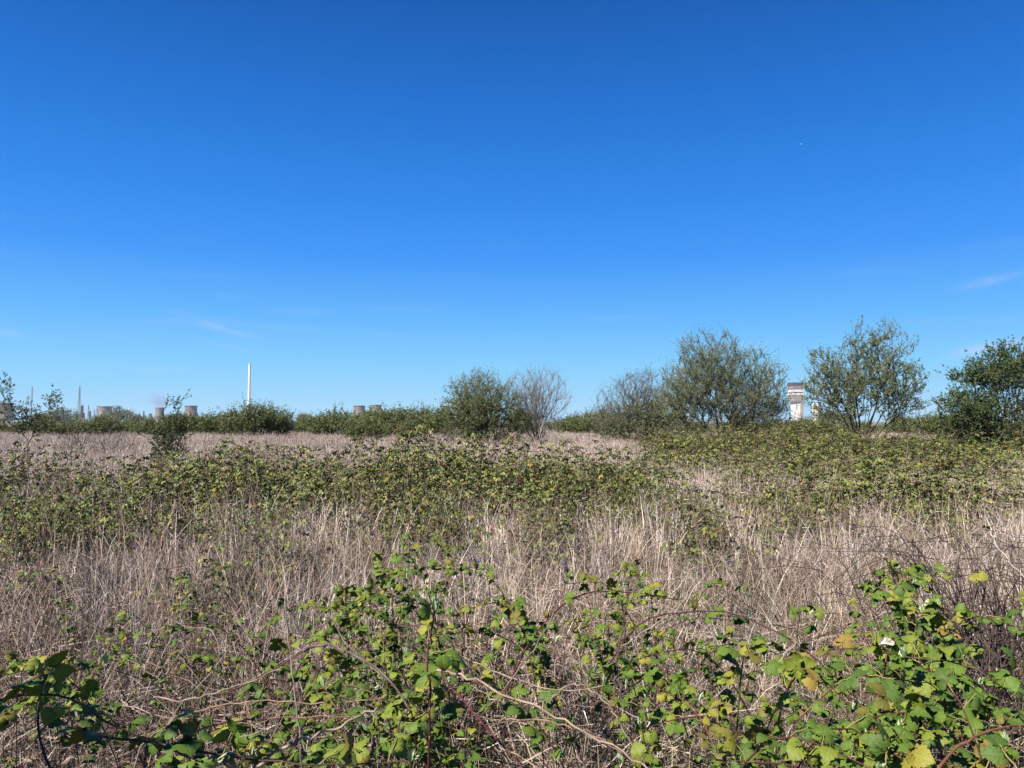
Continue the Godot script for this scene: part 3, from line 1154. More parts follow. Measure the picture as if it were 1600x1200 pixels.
func trees() -> void:
	var willow := [Color(0.122, 0.144, 0.0612), Color(0.158, 0.18, 0.0792), Color(0.101, 0.122, 0.0504), Color(0.187, 0.202, 0.108)]
	var olive := [Color(0.11, 0.138, 0.0413), Color(0.138, 0.161, 0.0516), Color(0.0825, 0.107, 0.0344), Color(0.173, 0.182, 0.0688)]
	var bark := Color(0.104, 0.088, 0.076)
	# ---- five kinds of low shrub for the belt behind the meadow
	var belt := []
	for k in 5:
		var lobes := [[Vector3(0, 1.3, 0), Vector3(1.9, 1.1, 1.5)], [Vector3(R(-1.2, 1.2), 1.0, 0), Vector3(1.2, 0.9, 1.2)], [Vector3(R(-0.8, 0.8), 1.9, 0), Vector3(0.8, 0.8, 0.8)]]
		belt.append(woody({"tips": 190, "stems": 9, "lobes": lobes, "alpha": 0.55, "rad": 0.007, "twigs": 4, "twig_len": 0.85, "leaves": 11, "leaf_len": 0.15, "leaf_w": 0.07, "leaf_cols": olive, "wood": bark, "twig_wood": Color(0.12, 0.10, 0.08), "up": 0.8, "tip_up": 1.6, "spray": 0.35, "low": 0.3, "shell": 0.5, "seg": 0.5}))
	var belt_mesh := []
	for s in belt:
		belt_mesh.append([s[0].mesh(M.bark), s[1].mesh(M.bark), s[2].mesh(M.leaf)])
	var spots := []
	# pixel column, distance, width scale, height scale
	for q in [[-20, 70, 1.0, 0.6], [35, 74, 1.2, 0.55], [88, 62, 1.1, 0.58], [128, 70, 1.2, 0.58], [160, 64, 1.0, 0.68], [205, 72, 1.1, 0.6], [236, 60, 0.9, 0.6], [330, 66, 1.1, 0.74], [300, 72, 1.2, 0.76], [365, 62, 1.0, 0.84], [398, 60, 1.1, 0.96], [432, 62, 1.0, 0.94], [470, 74, 0.9, 0.66], [500, 66, 0.8, 0.7], [528, 60, 1.1, 0.82], [562, 58, 1.1, 0.8], [598, 56, 1.1, 0.84], [634, 60, 1.1, 0.84], [664, 64, 0.9, 0.95], [690, 62, 0.9, 0.9], [880, 72, 1.0, 0.7], [912, 70, 1.0, 0.8], [935, 66, 0.9, 0.85], [1255, 60, 0.9, 0.65], [1290, 56, 0.8, 0.62], [1440, 60, 1.0, 0.72], [1015, 68, 1.0, 0.62], [1080, 66, 1.1, 0.6], [1150, 64, 1.1, 0.62], [1205, 66, 1.0, 0.6], [1340, 64, 1.1, 0.6], [1480, 66, 1.1, 0.66], [1530, 62, 1.1, 0.7], [745, 74, 1.1, 0.7], [820, 72, 1.0, 0.66], [960, 72, 1.0, 0.7], [1405, 66, 0.9, 0.68], [268, 58, 0.9, 0.62], [575, 48, 0.8, 0.62], [640, 50, 0.6, 0.56]]:
		spots.append(q)
	for k in spots.size():
		var q: Array = spots[k]
		var t := thing("belt_shrub", "olive shrub with upright twigs in the belt near " + facing(q[0]), "shrub", on_ground(q[0], q[1]), "shrubs in the belt behind the meadow")
		t.rotation.y = rng.randf() * TAU
		t.scale = Vector3(q[2], q[3], q[2])
		var m: Array = belt_mesh[k % 5]
		part("stems", m[0], t, "stuff")
		part("twigs", m[1], t, "stuff")
		part("crown", m[2], t)
	# ---- pale trees beyond the belt
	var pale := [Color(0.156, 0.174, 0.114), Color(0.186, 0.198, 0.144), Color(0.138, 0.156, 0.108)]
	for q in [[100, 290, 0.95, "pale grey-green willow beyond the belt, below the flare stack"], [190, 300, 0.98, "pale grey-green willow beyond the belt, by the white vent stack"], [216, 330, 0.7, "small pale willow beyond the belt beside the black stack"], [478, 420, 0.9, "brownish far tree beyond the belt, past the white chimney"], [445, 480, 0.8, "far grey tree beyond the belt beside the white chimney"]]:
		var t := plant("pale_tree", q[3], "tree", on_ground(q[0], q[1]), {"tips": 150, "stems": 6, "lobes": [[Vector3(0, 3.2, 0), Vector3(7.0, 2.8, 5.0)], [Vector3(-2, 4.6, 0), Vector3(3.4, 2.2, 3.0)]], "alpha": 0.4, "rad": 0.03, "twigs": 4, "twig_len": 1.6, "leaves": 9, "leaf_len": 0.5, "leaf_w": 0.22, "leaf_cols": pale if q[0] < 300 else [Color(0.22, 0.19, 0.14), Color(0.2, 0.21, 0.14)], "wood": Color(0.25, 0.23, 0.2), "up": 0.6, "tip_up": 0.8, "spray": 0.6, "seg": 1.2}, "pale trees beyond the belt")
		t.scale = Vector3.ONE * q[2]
	for k in 16:                                               # far hedges and trees that close the horizon
		var px := -60.0 + k * 112.0 + R(-25, 25)
		var t := thing("far_tree", "low dark tree far off along the horizon", "tree", on_ground(px, R(520, 700)), "far trees along the horizon")
		t.rotation.y = rng.randf() * TAU
		t.scale = Vector3(8, 2.6, 8) * R(0.8, 1.15)
		part("trunk", belt_mesh[k % 5][0], t)
		part("crown", belt_mesh[k % 5][2], t)
	print("belt ", Time.get_ticks_msec())

	# ---- round willow bush
	var thin_top := func(p: Vector3) -> float: return clampf((p.y - 1.6) / 3.2 + p.x * 0.12, 0.05, 0.75)
	var d := 42.0
	var k1 := d / F
	plant("willow_bush", "dense round willow bush beside a nearly bare bush", "bush", on_ground(762, d), {"tips": 900, "stems": 12, "lobes": [[Vector3(-4, 62, 0) * k1, Vector3(68, 60, 60) * k1], [Vector3(-30, 46, 0) * k1, Vector3(40, 40, 40) * k1], [Vector3(-10, 84, 0) * k1, Vector3(46, 40, 44) * k1], [Vector3(34, 44, 0) * k1, Vector3(34, 42, 34) * k1]], "alpha": 0.5, "rad": 0.0055, "twigs": 6, "twig_len": 0.45, "leaves": 9, "leaf_len": 0.085, "leaf_w": 0.045, "leaf_cols": olive, "bare_of": thin_top, "wood": bark, "twig_wood": Color(0.14, 0.12, 0.11), "up": 0.5, "tip_up": 0.7, "spray": 0.6, "low": 0.25, "shell": 0.45})
	# ---- bare bush
	plant("bare_bush", "nearly bare pinkish grey bush beside the round willow bush", "bush", on_ground(838, d + 0.6), {"tips": 560, "stems": 16, "lobes": [[Vector3(0, 82, 0) * k1, Vector3(56, 46, 44) * k1], [Vector3(0, 50, 0) * k1, Vector3(32, 40, 32) * k1]], "alpha": 0.75, "rad": 0.006, "twigs": 5, "twig_len": 0.55, "leaves": 4, "leaf_len": 0.07, "leaf_w": 0.03, "leaf_cols": [Color(0.22, 0.2, 0.13), Color(0.18, 0.18, 0.09)], "bare": 0.62, "wood": Color(0.15, 0.125, 0.105), "twig_wood": Color(0.2, 0.165, 0.16), "up": 0.9, "tip_up": 0.8, "spray": 0.45, "shell": 0.5})
	# ---- half bare bush left of the big willow
	d = 44.0
	k1 = d / F
	var bare_side := func(p: Vector3) -> float: return clampf(p.y / 2.2 - 0.35 - p.x * 0.18, 0.0, 0.92)
	plant("willow_bush", "half bare bush with purplish twigs leaning on the big willow", "bush", on_ground(985, d), {"tips": 1100, "stems": 15, "lobes": [[Vector3(6, 64, 0) * k1, Vector3(62, 56, 55) * k1], [Vector3(22, 82, 0) * k1, Vector3(44, 40, 40) * k1], [Vector3(-30, 40, 0) * k1, Vector3(36, 34, 34) * k1], [Vector3(40, 44, 0) * k1, Vector3(50, 44, 40) * k1]], "alpha": 0.55, "rad": 0.0058, "twigs": 6, "twig_len": 0.5, "leaves": 9, "leaf_len": 0.09, "leaf_w": 0.045, "leaf_cols": willow, "bare_of": bare_side, "wood": Color(0.07, 0.06, 0.055), "twig_wood": Color(0.13, 0.108, 0.112), "up": 0.6, "tip_up": 0.6, "spray": 0.55, "low": 0.2})
	# ---- the big willow
	d = 38.0
	k1 = d / F
	plant("willow_tree", "broad grey-green willow, the largest tree, with sky showing through its lower crown", "tree", on_ground(1125, d), {"tips": 1600, "stems": 12, "lobes": [[Vector3(78, 62, 0) * k1, Vector3(42, 46, 42) * k1], [Vector3(-64, 62, 0) * k1, Vector3(40, 44, 42) * k1], [Vector3(4, 106, 0) * k1, Vector3(102, 62, 80) * k1], [Vector3(-16, 140, 0) * k1, Vector3(56, 52, 54) * k1], [Vector3(56, 78, 0) * k1, Vector3(48, 58, 48) * k1], [Vector3(-48, 84, 0) * k1, Vector3(44, 52, 44) * k1], [Vector3(8, 70, 0) * k1, Vector3(50, 40, 44) * k1]], "alpha": 0.42, "rad": 0.0058, "twigs": 6, "twig_len": 0.45, "leaves": 9, "leaf_len": 0.07, "leaf_w": 0.038, "leaf_cols": willow, "bare": 0.22, "wood": bark, "twig_wood": Color(0.13, 0.115, 0.1), "up": 0.5, "tip_up": 1.2, "spray": 0.5, "low": 0.8, "shell": 0.5})
	# ---- the open willow
	d = 34.0
	k1 = d / F
	plant("willow_tree", "open fan-shaped willow with visible stems, standing alone beside the process towers", "tree", on_ground(1346, d), {"tips": 800, "stems": 14, "lobes": [[Vector3(4, 112, 0) * k1, Vector3(94, 50, 74) * k1], [Vector3(24, 164, 0) * k1, Vector3(56, 52, 50) * k1], [Vector3(-44, 126, 0) * k1, Vector3(50, 44, 46) * k1], [Vector3(62, 92, 0) * k1, Vector3(42, 48, 42) * k1], [Vector3(-40, 80, 0) * k1, Vector3(50, 30, 40) * k1]], "alpha": 0.55, "rad": 0.0062, "twigs": 4, "twig_len": 0.4, "leaves": 10, "leaf_len": 0.076, "leaf_w": 0.046, "leaf_cols": willow, "wood": Color(0.07, 0.06, 0.052), "twig_wood": Color(0.085, 0.072, 0.062), "up": 0.5, "tip_up": 0.8, "spray": 0.6, "low": 1.0, "shell": 0.5})
	print("willows ", Time.get_ticks_msec())
	# ---- tangled thorn bush at the edge
	d = 24.0
	k1 = d / F
	var dark := [Color(0.0454, 0.0786, 0.0242), Color(0.0665, 0.103, 0.0303), Color(0.0424, 0.0696, 0.0303), Color(0.0908, 0.116, 0.0394)]
	var thorn_bare := func(p: Vector3) -> float: return 0.75 if p.x > -0.6 and p.y < 2.7 else 0.1
	plant("thorn_bush", "dark tangled thorn bush with arching brown stems and leafy top", "bush", on_ground(1580, d), {"tips": 1300, "stems": 17, "lobes": [[Vector3(-68, 90, 0) * k1, Vector3(50, 42, 46) * k1], [Vector3(-8, 160, 0) * k1, Vector3(46, 36, 42) * k1], [Vector3(-58, 150, 0) * k1, Vector3(38, 13, 24) * k1], [Vector3(36, 110, 0) * k1, Vector3(90, 74, 60) * k1], [Vector3(0, 70, 0) * k1, Vector3(80, 50, 60) * k1]], "alpha": 0.55, "rad": 0.0048, "twigs": 5, "twig_len": 0.32, "leaves": 10, "leaf_len": 0.07, "leaf_w": 0.045, "leaf_cols": dark, "bare_of": thorn_bare, "wood": Color(0.10, 0.075, 0.06), "twig_wood": Color(0.11, 0.08, 0.065), "up": 0.3, "tip_up": 0.1, "spray": 0.8, "low": 0.2})
	# ---- hawthorn saplings
	d = 15.0
	k1 = d / F
	var haw := [Color(0.062, 0.093, 0.0248), Color(0.0868, 0.118, 0.031), Color(0.0496, 0.0682, 0.0217), Color(0.118, 0.093, 0.0434)]
	var arms := []
	for q in [[-44, 196, 10, 12], [-36, 180, 12, 14], [-28, 160, 13, 14], [-20, 146, 13, 12], [-40, 150, 10, 12], [-34, 132, 14, 12], [-14, 130, 14, 12], [-6, 150, 8, 14], [2, 128, 10, 10], [14, 142, 10, 10], [24, 156, 10, 10], [34, 166, 9, 8], [42, 172, 7, 7], [8, 118, 12, 10], [22, 124, 10, 8], [38, 130, 10, 6], [50, 136, 8, 5], [-26, 118, 12, 8]]:
		arms.append([Vector3(q[0], q[1] - 6, R(-14, 14)) * k1, Vector3(q[2], q[3], 12) * k1])
	plant("hawthorn_sapling", "open hawthorn sapling with long leafy arms and a thin pale trunk", "tree", on_ground(47, d), {"tips": 130, "stems": 1, "lobes": arms, "alpha": 0.3, "rad": 0.0026, "twigs": 3, "twig_len": 0.13, "leaves": 7, "leaf_len": 0.036, "leaf_w": 0.026, "leaf_cols": haw, "wood": Color(0.15, 0.12, 0.11), "twig_wood": Color(0.09, 0.07, 0.065), "up": 0.5, "tip_up": 0.1, "spray": 0.9, "low": 0.7, "shell": 0.6, "seg": 0.15})
	d = 16.0
	k1 = d / F
	arms = [[Vector3(0, 82, 0) * k1, Vector3(26, 44, 20) * k1], [Vector3(16, 104, 0) * k1, Vector3(18, 24, 16) * k1], [Vector3(10, 138, 0) * k1, Vector3(6, 22, 6) * k1], [Vector3(-6, 130, 0) * k1, Vector3(4, 18, 6) * k1], [Vector3(24, 152, 0) * k1, Vector3(10, 5, 6) * k1], [Vector3(-18, 80, 0) * k1, Vector3(10, 30, 10) * k1], [Vector3(36, 110, 0) * k1, Vector3(12, 8, 8) * k1]]
	plant("hawthorn_sapling", "dark compact hawthorn sapling with spiky shoots behind the bramble thicket", "tree", on_ground(265, d), {"tips": 210, "stems": 4, "lobes": arms, "alpha": 0.4, "rad": 0.0026, "twigs": 3, "twig_len": 0.15, "leaves": 8, "leaf_len": 0.036, "leaf_w": 0.026, "leaf_cols": [Color(0.06, 0.085, 0.02), Color(0.085, 0.105, 0.03), Color(0.04, 0.06, 0.018)], "wood": Color(0.07, 0.06, 0.05), "up": 0.8, "tip_up": 1.0, "spray": 0.5, "low": 0.25, "seg": 0.15})
	# ---- a hawthorn beside the photographer, out of frame, whose shade lies on the bramble spray
	var shade := plant("hawthorn_sapling", "leafy young hawthorn beside the viewpoint, shading the orange-edged bramble spray", "tree", Vector3(-1.32, 0, -0.92), {"tips": 220, "stems": 5, "lobes": [[Vector3(0, 1.35, 0), Vector3(0.42, 0.6, 0.4)]], "alpha": 0.5, "rad": 0.0022, "twigs": 4, "twig_len": 0.14, "leaves": 9, "leaf_len": 0.04, "leaf_w": 0.03, "leaf_cols": haw, "wood": Color(0.14, 0.11, 0.1), "up": 0.6, "spray": 0.7, "low": 0.5, "seg": 0.15})
	shade.rotation.y = 0.4
	# ---- bare scrub in the far hay
	for q in [[120, 27, 0.9, "leafless dark scrub bush in the hay behind the hawthorn sapling"], [178, 30, 0.85, "leafless dark scrub bush in the hay between two hawthorn saplings"], [1120, 33, 1.1, "low bare grey scrub at the foot of the big willow"], [1050, 34, 1.0, "low bare grey scrub between the half bare bush and the big willow"], [690, 36, 0.9, "low bare grey scrub at the foot of the round willow bush"]]:
		var t := plant("bare_scrub", q[3], "bush", on_ground(q[0], q[1]), {"tips": 90, "stems": 9, "lobes": [[Vector3(0, 0.9, 0), Vector3(1.3, 0.75, 1.0)]], "alpha": 0.6, "rad": 0.005, "twigs": 4, "twig_len": 0.35, "leaves": 2, "leaf_len": 0.06, "leaf_w": 0.03, "leaf_cols": haw, "bare": 0.6, "wood": Color(0.09, 0.07, 0.06), "twig_wood": Color(0.12, 0.095, 0.08), "up": 0.5, "tip_up": 0.3, "spray": 0.7, "low": 0.2})
		t.scale = Vector3.ONE * q[2]


func thickets() -> void:
	for k in 5:
		mounds.append(mound_shapes([3200, 2500, 3000, 2100, 2700][k], 0.052, 0.6, 1.0, 1.0, 60 + k))
	for k in 3:                                                # 5..7: thin low sprawl
		mounds.append(mound_shapes(170, 0.052, 0.5, 0.42, 0.75, 80 + k))
	# near edge of the thicket across the meadow: column, distance, radius, height
	var front := [[-70, 8.8, 1.0, 1.0], [20, 9.2, 0.9, 0.92], [105, 8.6, 0.95, 0.92], [190, 9.2, 0.9, 0.98], [275, 9.8, 0.95, 1.02], [350, 10.2, 0.9, 1.0], [430, 10.4, 0.9, 1.0], [520, 10.4, 0.95, 1.02], [615, 10.2, 0.95, 1.12], [700, 9.8, 0.95, 1.1], [790, 9.9, 0.95, 1.08], [880, 9.8, 0.95, 1.08], [965, 9.9, 0.85, 1.02], [1030, 10.4, 0.75, 0.92], [1170, 10.8, 0.8, 0.92], [1250, 10.6, 0.85, 0.95], [1330, 10.4, 0.9, 0.98], [1415, 10.2, 0.95, 1.02], [1490, 10.0, 0.85, 0.98], [1570, 10.6, 0.8, 0.95]]
	front.append_array([[60, 7.3, 0.55, 0.8], [180, 7.7, 0.6, 0.78], [300, 8.2, 0.55, 0.82], [640, 8.4, 0.6, 0.86], [700, 7.6, 0.4, 0.74], [860, 7.9, 0.5, 0.8], [1085, 8.4, 0.5, 0.78], [1110, 7.4, 0.35, 0.7], [1260, 9.0, 0.55, 0.8], [1460, 8.6, 0.55, 0.85], [410, 8.8, 0.5, 0.78], [970, 8.6, 0.45, 0.8]])
	for k in front.size():
		var q: Array = front[k]
		mound("bramble mound on the near edge of the thicket before " + facing(q[0]), q[0], q[1], q[2] * R(0.75, 1.05), q[3] * R(0.74, 1.08), k % 5, "bramble mounds along the near edge of the thicket")
	var back := [[-30, 11.5, 1.0, 1.05], [60, 12.0, 0.9, 1.12], [230, 12.5, 1.0, 1.02], [330, 12.6, 0.9, 1.08], [380, 13.4, 0.9, 1.15], [470, 12.6, 1.0, 1.12], [560, 12.4, 1.0, 1.18], [620, 12.6, 1.0, 1.33], [690, 12.2, 1.0, 1.3], [760, 12.8, 1.0, 1.26], [840, 12.6, 1.0, 1.14], [920, 12.4, 1.0, 1.14], [1000, 13.0, 0.9, 1.08]]
	for k in back.size():
		var q: Array = back[k]
		mound("bramble mound in the thicket's back row before " + facing(q[0]), q[0], q[1], q[2], q[3] * R(0.94, 1.05), (k + 2) % 5, "bramble mounds in the back row of the thicket")
	# the bank under the willows
	var bank := 0
	var row_no := -1
	for row in [[15.0, 1200, 1660, 92, 1.0], [18.0, 1090, 1680, 84, 1.08], [21.5, 1070, 1690, 74, 1.15], [25.5, 1060, 1690, 62, 1.22], [30.0, 1040, 1650, 54, 1.26]]:
		row_no += 1
		var px: float = row[1] + R(-20, 20)
		while px < row[2]:
			mound("bramble mound, row " + ["one", "two", "three", "four", "five"][row_no] + " up the bank, before " + facing(px), px, row[0] + R(-1.2, 1.2), R(1.0, 1.45), row[4] * R(0.82, 1.1), bank % 5, "bramble mounds on the bank below the willows")
			bank += 1
			px += row[3] * R(0.8, 1.2)
	# thin sprawls among the hay
	var wisps := [[690, 7.4], [760, 7.2], [840, 7.3], [870, 7.0], [405, 6.2], [450, 6.6], [1075, 7.4], [1120, 6.8], [360, 7.8], [150, 7.4], [60, 7.0], [560, 8.0], [1290, 8.2], [1200, 8.4], [980, 8.4], [240, 7.6], [20, 5.6], [320, 5.4], [1480, 7.6]]
	for k in wisps.size():
		var q: Array = wisps[k]
		mound("thin low bramble sprawling in dry grass before " + facing(q[0]), q[0], q[1], R(0.8, 1.1), R(0.95, 1.12), 5 + k % 3, "thin brambles in the dry grass", "bramble_sprawl")


func grasses() -> void:
	var near := []
	var mid := []
	var far := []
	for k in 8:
		near.append(straw_tuft(30, 0.12, 0.80, 0.0045, 4, 0.42, 0.2))
	for k in 5:
		mid.append(straw_tuft(44, 0.24, 0.86, 0.009, 3, 0.42, 0.14))
	for k in 4:
		far.append(straw_tuft(110, 0.75, 0.78, 0.02, 2, 0.35, 0.05))
	var thatch := []
	for k in 4:
		thatch.append(thatch_tuft(50, 0.22, 0.36, 0.0045))
	var green := [green_tuft(40, 0.4), green_tuft(44, 0.5), green_tuft(34, 0.32)]
	var forbs := [forb_tuft(7), forb_tuft(6), forb_tuft(8)]
	var hay := Node3D.new()
	hay.name = "dry_grass"
	add_child(hay)
	hay.set_meta("kind", "stuff")
	tag(hay, "tall dry straw-coloured grass covering the meadow", "grass")
	var rise := func(p: Vector3) -> float: return lerpf(0.68, 1.0, smoothstep(2.0, 4.6, -p.z)) * (1.0 + 0.22 * patch_noise.get_noise_2d(p.x * 9.0, p.z * 9.0))
	var open := func(p: Vector3) -> float:
		var px := 800.0 + p.x / -p.z * F
		if p.z > -3.1 and px > 1130:
			return 0.06
		return 0.9 + patch_noise.get_noise_2d(p.x * 12.0 + 40.0, p.z * 12.0) * 1.4
	var all := func(_p: Vector3) -> float: return 1.0
	var clear := func(p: Vector3) -> float:
		for m in mound_spots:
			if Vector2(p.x - m[0].x, p.z - m[0].z).length_squared() < m[1] * m[1]:
				return 0.16 if p.z > -14.0 else 0.05
		return 1.0 + patch_noise.get_noise_2d(p.x * 8.0 + 40.0, p.z * 8.0) * 0.9
	sow(near, 1.5, 7.5, 33.0, rise, hay, "straw", open)
	var littered := func(p: Vector3) -> float: return 0.2 if p.z > -3.1 and p.x / -p.z * F > 340.0 else 1.0
	sow(mid, 7.3, 21.0, 17.0, rise, hay, "straw", clear)
	sow(far, 20.0, 75.0, 3.2, rise, hay, "straw", clear)
	sow(thatch, 1.2, 7.5, 26.0, all, hay, "thatch", littered)
	var lush := func(p: Vector3) -> float: return clampf(0.55 + 1.9 * patch_noise.get_noise_2d(p.x * 16.0 - 30.0, p.z * 16.0), 0.0, 1.0)
	var sward := Node3D.new()
	sward.name = "green_grass"
	add_child(sward)
	sward.set_meta("kind", "stuff")
	tag(sward, "short fresh green grass growing between the dry stalks", "grass")
	sow(green, 1.3, 12.0, 36.0, all, sward, "blades", lush)
	var weeds := Node3D.new()
	weeds.name = "withered_weeds"
	add_child(weeds)
	weeds.set_meta("kind", "stuff")
	tag(weeds, "withered red-brown weed stalks among the dry grass", "weeds")
	var rusty := func(p: Vector3) -> float:
		var px := 800.0 + p.x / -p.z * F
		return clampf(0.22 + 1.5 * patch_noise.get_noise_2d(p.x * 10.0 + 200.0, p.z * 10.0) + (0.5 if px < 330 and p.z > -5.0 else 0.0), 0.0, 1.0)
	sow(forbs, 1.6, 9.0, 16.0, all, weeds, "stalks", rusty)


func brambles() -> void:
	make_leaf_meshes()
	var red := Color(0.11, 0.028, 0.035)
	var plum := Color(0.075, 0.028, 0.038)
	near_bramble("leafy bramble behind the broad yellow-shooted one, reaching into the pale grass", [[560, 845], [640, 826], [700, 850], [790, 872], [800, 910], [740, 935], [640, 960], [520, 960], [480, 930], [550, 900]], 0.85, 280, 1.0, [], 260)
	near_bramble("broad leafy bramble with yellow shoots between fallen tan canes", [[480, 930], [640, 930], [770, 930], [800, 1000], [770, 1100], [660, 1160], [520, 1090], [430, 1020], [440, 960]], 0.85, 300, 1.0, [
		{"pts": [[700, 1010, 2.0], [690, 1052, 1.75], [720, 1090, 1.62], [760, 1135, 1.5], [830, 1215, 1.4]], "r": 0.004, "col": Color(0.10, 0.028, 0.04), "gap": 0.0},
		{"pts": [[660, 1320, 1.3], [672, 1110, 1.3], [668, 1020, 1.31], [680, 955, 1.33]], "r": 0.0032, "col": red, "gap": 0.03, "from": 0.5},
		{"pts": [[470, 1016, 2.0], [510, 1008, 1.95], [548, 1022, 1.9], [600, 1055, 1.8], [640, 1110, 1.75]], "r": 0.0052, "col": Color(0.15, 0.11, 0.11), "gap": 0.0},
		{"pts": [[360, 1080, 2.2], [430, 1045, 2.1], [500, 1002, 2.05]], "r": 0.004, "col": Color(0.12, 0.055, 0.045), "gap": 0.0}], 240)
	near_bramble("tall leafy bramble with bronze-tipped leaves before the dead dark canes", [[1240, 970], [1290, 905], [1400, 870], [1500, 880], [1620, 910], [1660, 1020], [1500, 1040], [1300, 1030]], 0.98, 300, 1.1, [], 380)
	near_bramble("large leafy bramble with orange-brown cane and bronze leaf tips", [[1140, 1080], [1150, 1020], [1300, 1010], [1480, 1020], [1660, 1020], [1660, 1230], [1400, 1230], [1250, 1200], [1150, 1130]], 0.9, 300, 1.12, [
		{"pts": [[1440, 1230, 1.35], [1500, 1165, 1.4], [1560, 1140, 1.45], [1660, 1122, 1.5]], "r": 0.0042, "col": Color(0.20, 0.085, 0.05), "gap": 0.0},
		{"pts": [[1240, 1130, 1.9], [1285, 1090, 1.95], [1340, 1055, 2.0], [1450, 1070, 2.0]], "r": 0.0035, "col": Color(0.13, 0.03, 0.06), "gap": 0.05}], 420)
	near_bramble("bramble spray with orange-edged leaves hanging over trampled thatch", [[-60, 1030], [60, 1015], [150, 1020], [175, 1070], [120, 1120], [0, 1120], [-60, 1130]], 0.82, 130, 1.05, [
		{"pts": [[100, 1260, 1.35], [60, 1130, 1.45], [90, 1060, 1.55], [160, 1040, 1.6]], "r": 0.0036, "col": Color(0.11, 0.055, 0.04), "gap": 0.035, "from": 0.4},
		{"pts": [[-40, 1100, 1.3], [90, 1085, 1.32], [170, 1130, 1.34], [240, 1160, 1.36], [330, 1200, 1.38]], "r": 0.003, "col": Color(0.08, 0.06, 0.04), "gap": 0.05, "from": 0.15}], 60)
	near_bramble("thin bramble with a long arching red cane above green grass", [[820, 900], [920, 880], [1070, 880], [1090, 930], [1000, 960], [1050, 1060], [960, 1110], [900, 1010], [820, 1000]], 0.82, 190, 0.95, [
		{"pts": [[790, 1080, 2.6], [830, 1000, 2.8], [880, 945, 2.95], [930, 925, 3.0], [990, 926, 3.05], [1060, 937, 3.1]], "r": 0.0045, "col": red, "gap": 0.06, "from": 0.35},
		{"pts": [[925, 1110, 2.75], [948, 1045, 2.75], [985, 990, 2.72], [1022, 964, 2.7], [1070, 957, 2.65], [1130, 956, 2.6], [1190, 976, 2.5], [1262, 1020, 2.4], [1330, 1085, 2.35]], "r": 0.0046, "col": plum, "gap": 0.0},
		{"pts": [[955, 1060, 2.5], [968, 1010, 2.55], [976, 960, 2.6], [990, 905, 2.65]], "r": 0.0045, "col": Color(0.07, 0.04, 0.03), "gap": 0.0}])
	near_bramble("small low bramble arching over a dark hollow in the grass", [[180, 985], [300, 978], [420, 985], [420, 1010], [300, 1008], [190, 1008]], 0.72, 46, 0.8)
	near_bramble("few bramble sprigs among fallen canes below the broad bramble", [[340, 1110], [430, 1080], [560, 1090], [600, 1180], [480, 1230], [360, 1230]], 0.72, 50, 0.95)
	near_bramble("bramble sprigs with silvery new leaves beside the large bronze-tipped bramble", [[930, 1140], [1080, 1120], [1130, 1160], [1120, 1230], [950, 1230]], 0.78, 46, 0.95)
	near_bramble("shaded bramble spray trailing along the thatch below the loose dead stems", [[190, 1150], [330, 1130], [460, 1160], [700, 1175], [700, 1220], [200, 1220]], 0.8, 80, 1.2, [
		{"pts": [[150, 1150, 1.4], [260, 1165, 1.4], [380, 1185, 1.4], [520, 1195, 1.4], [640, 1190, 1.4]], "r": 0.0034, "col": Color(0.08, 0.05, 0.04), "gap": 0.05, "from": 0.05}], 60)
	near_bramble("scattered bramble sprigs in rusty weeds beside the dark hollow", [[20, 900], [200, 880], [400, 900], [430, 960], [250, 975], [40, 960]], 0.66, 60, 0.85)
	near_bramble("thin bramble sprigs in the thatch between the spray and the broad bramble", [[190, 1020], [330, 1010], [450, 1020], [470, 1090], [300, 1120], [200, 1090]], 0.62, 50, 0.85)
	near_bramble("thin bramble sprigs over green grass under the long red cane", [[780, 990], [880, 980], [930, 1040], [900, 1120], [800, 1120]], 0.66, 50, 0.85)
	near_bramble("low bramble sprigs between the plum-coloured cane and the bronze leaves", [[1010, 1000], [1130, 990], [1150, 1080], [1090, 1120], [1010, 1080]], 0.68, 50, 0.85)
	near_bramble("small bramble tuft beside the arching plum-coloured cane", [[1140, 900], [1200, 890], [1230, 930], [1180, 980], [1140, 960]], 0.86, 28, 0.9)


func stick(label: String, pts: Array, r: float, col: Color, called := "dead_cane", group := "") -> void:
	var c := PackedVector3Array()
	for q in pts:
		c.append(at_depth(q[0], q[1], q[2]))
	var o := part(numbered(called), cane_mesh(rough(smooth_line(c, 6), r), r * 0.58, r * 0.32, vary(col, 0.0).darkened(0.42), called == "dead_cane"), self)
	tag(o, label, "cane" if called == "dead_cane" else "stalk", group)


func rough(pts: PackedVector3Array, r: float) -> PackedVector3Array:
	for k in range(1, pts.size() - 1):
		pts[k] += rv() * r * 0.9
	return pts


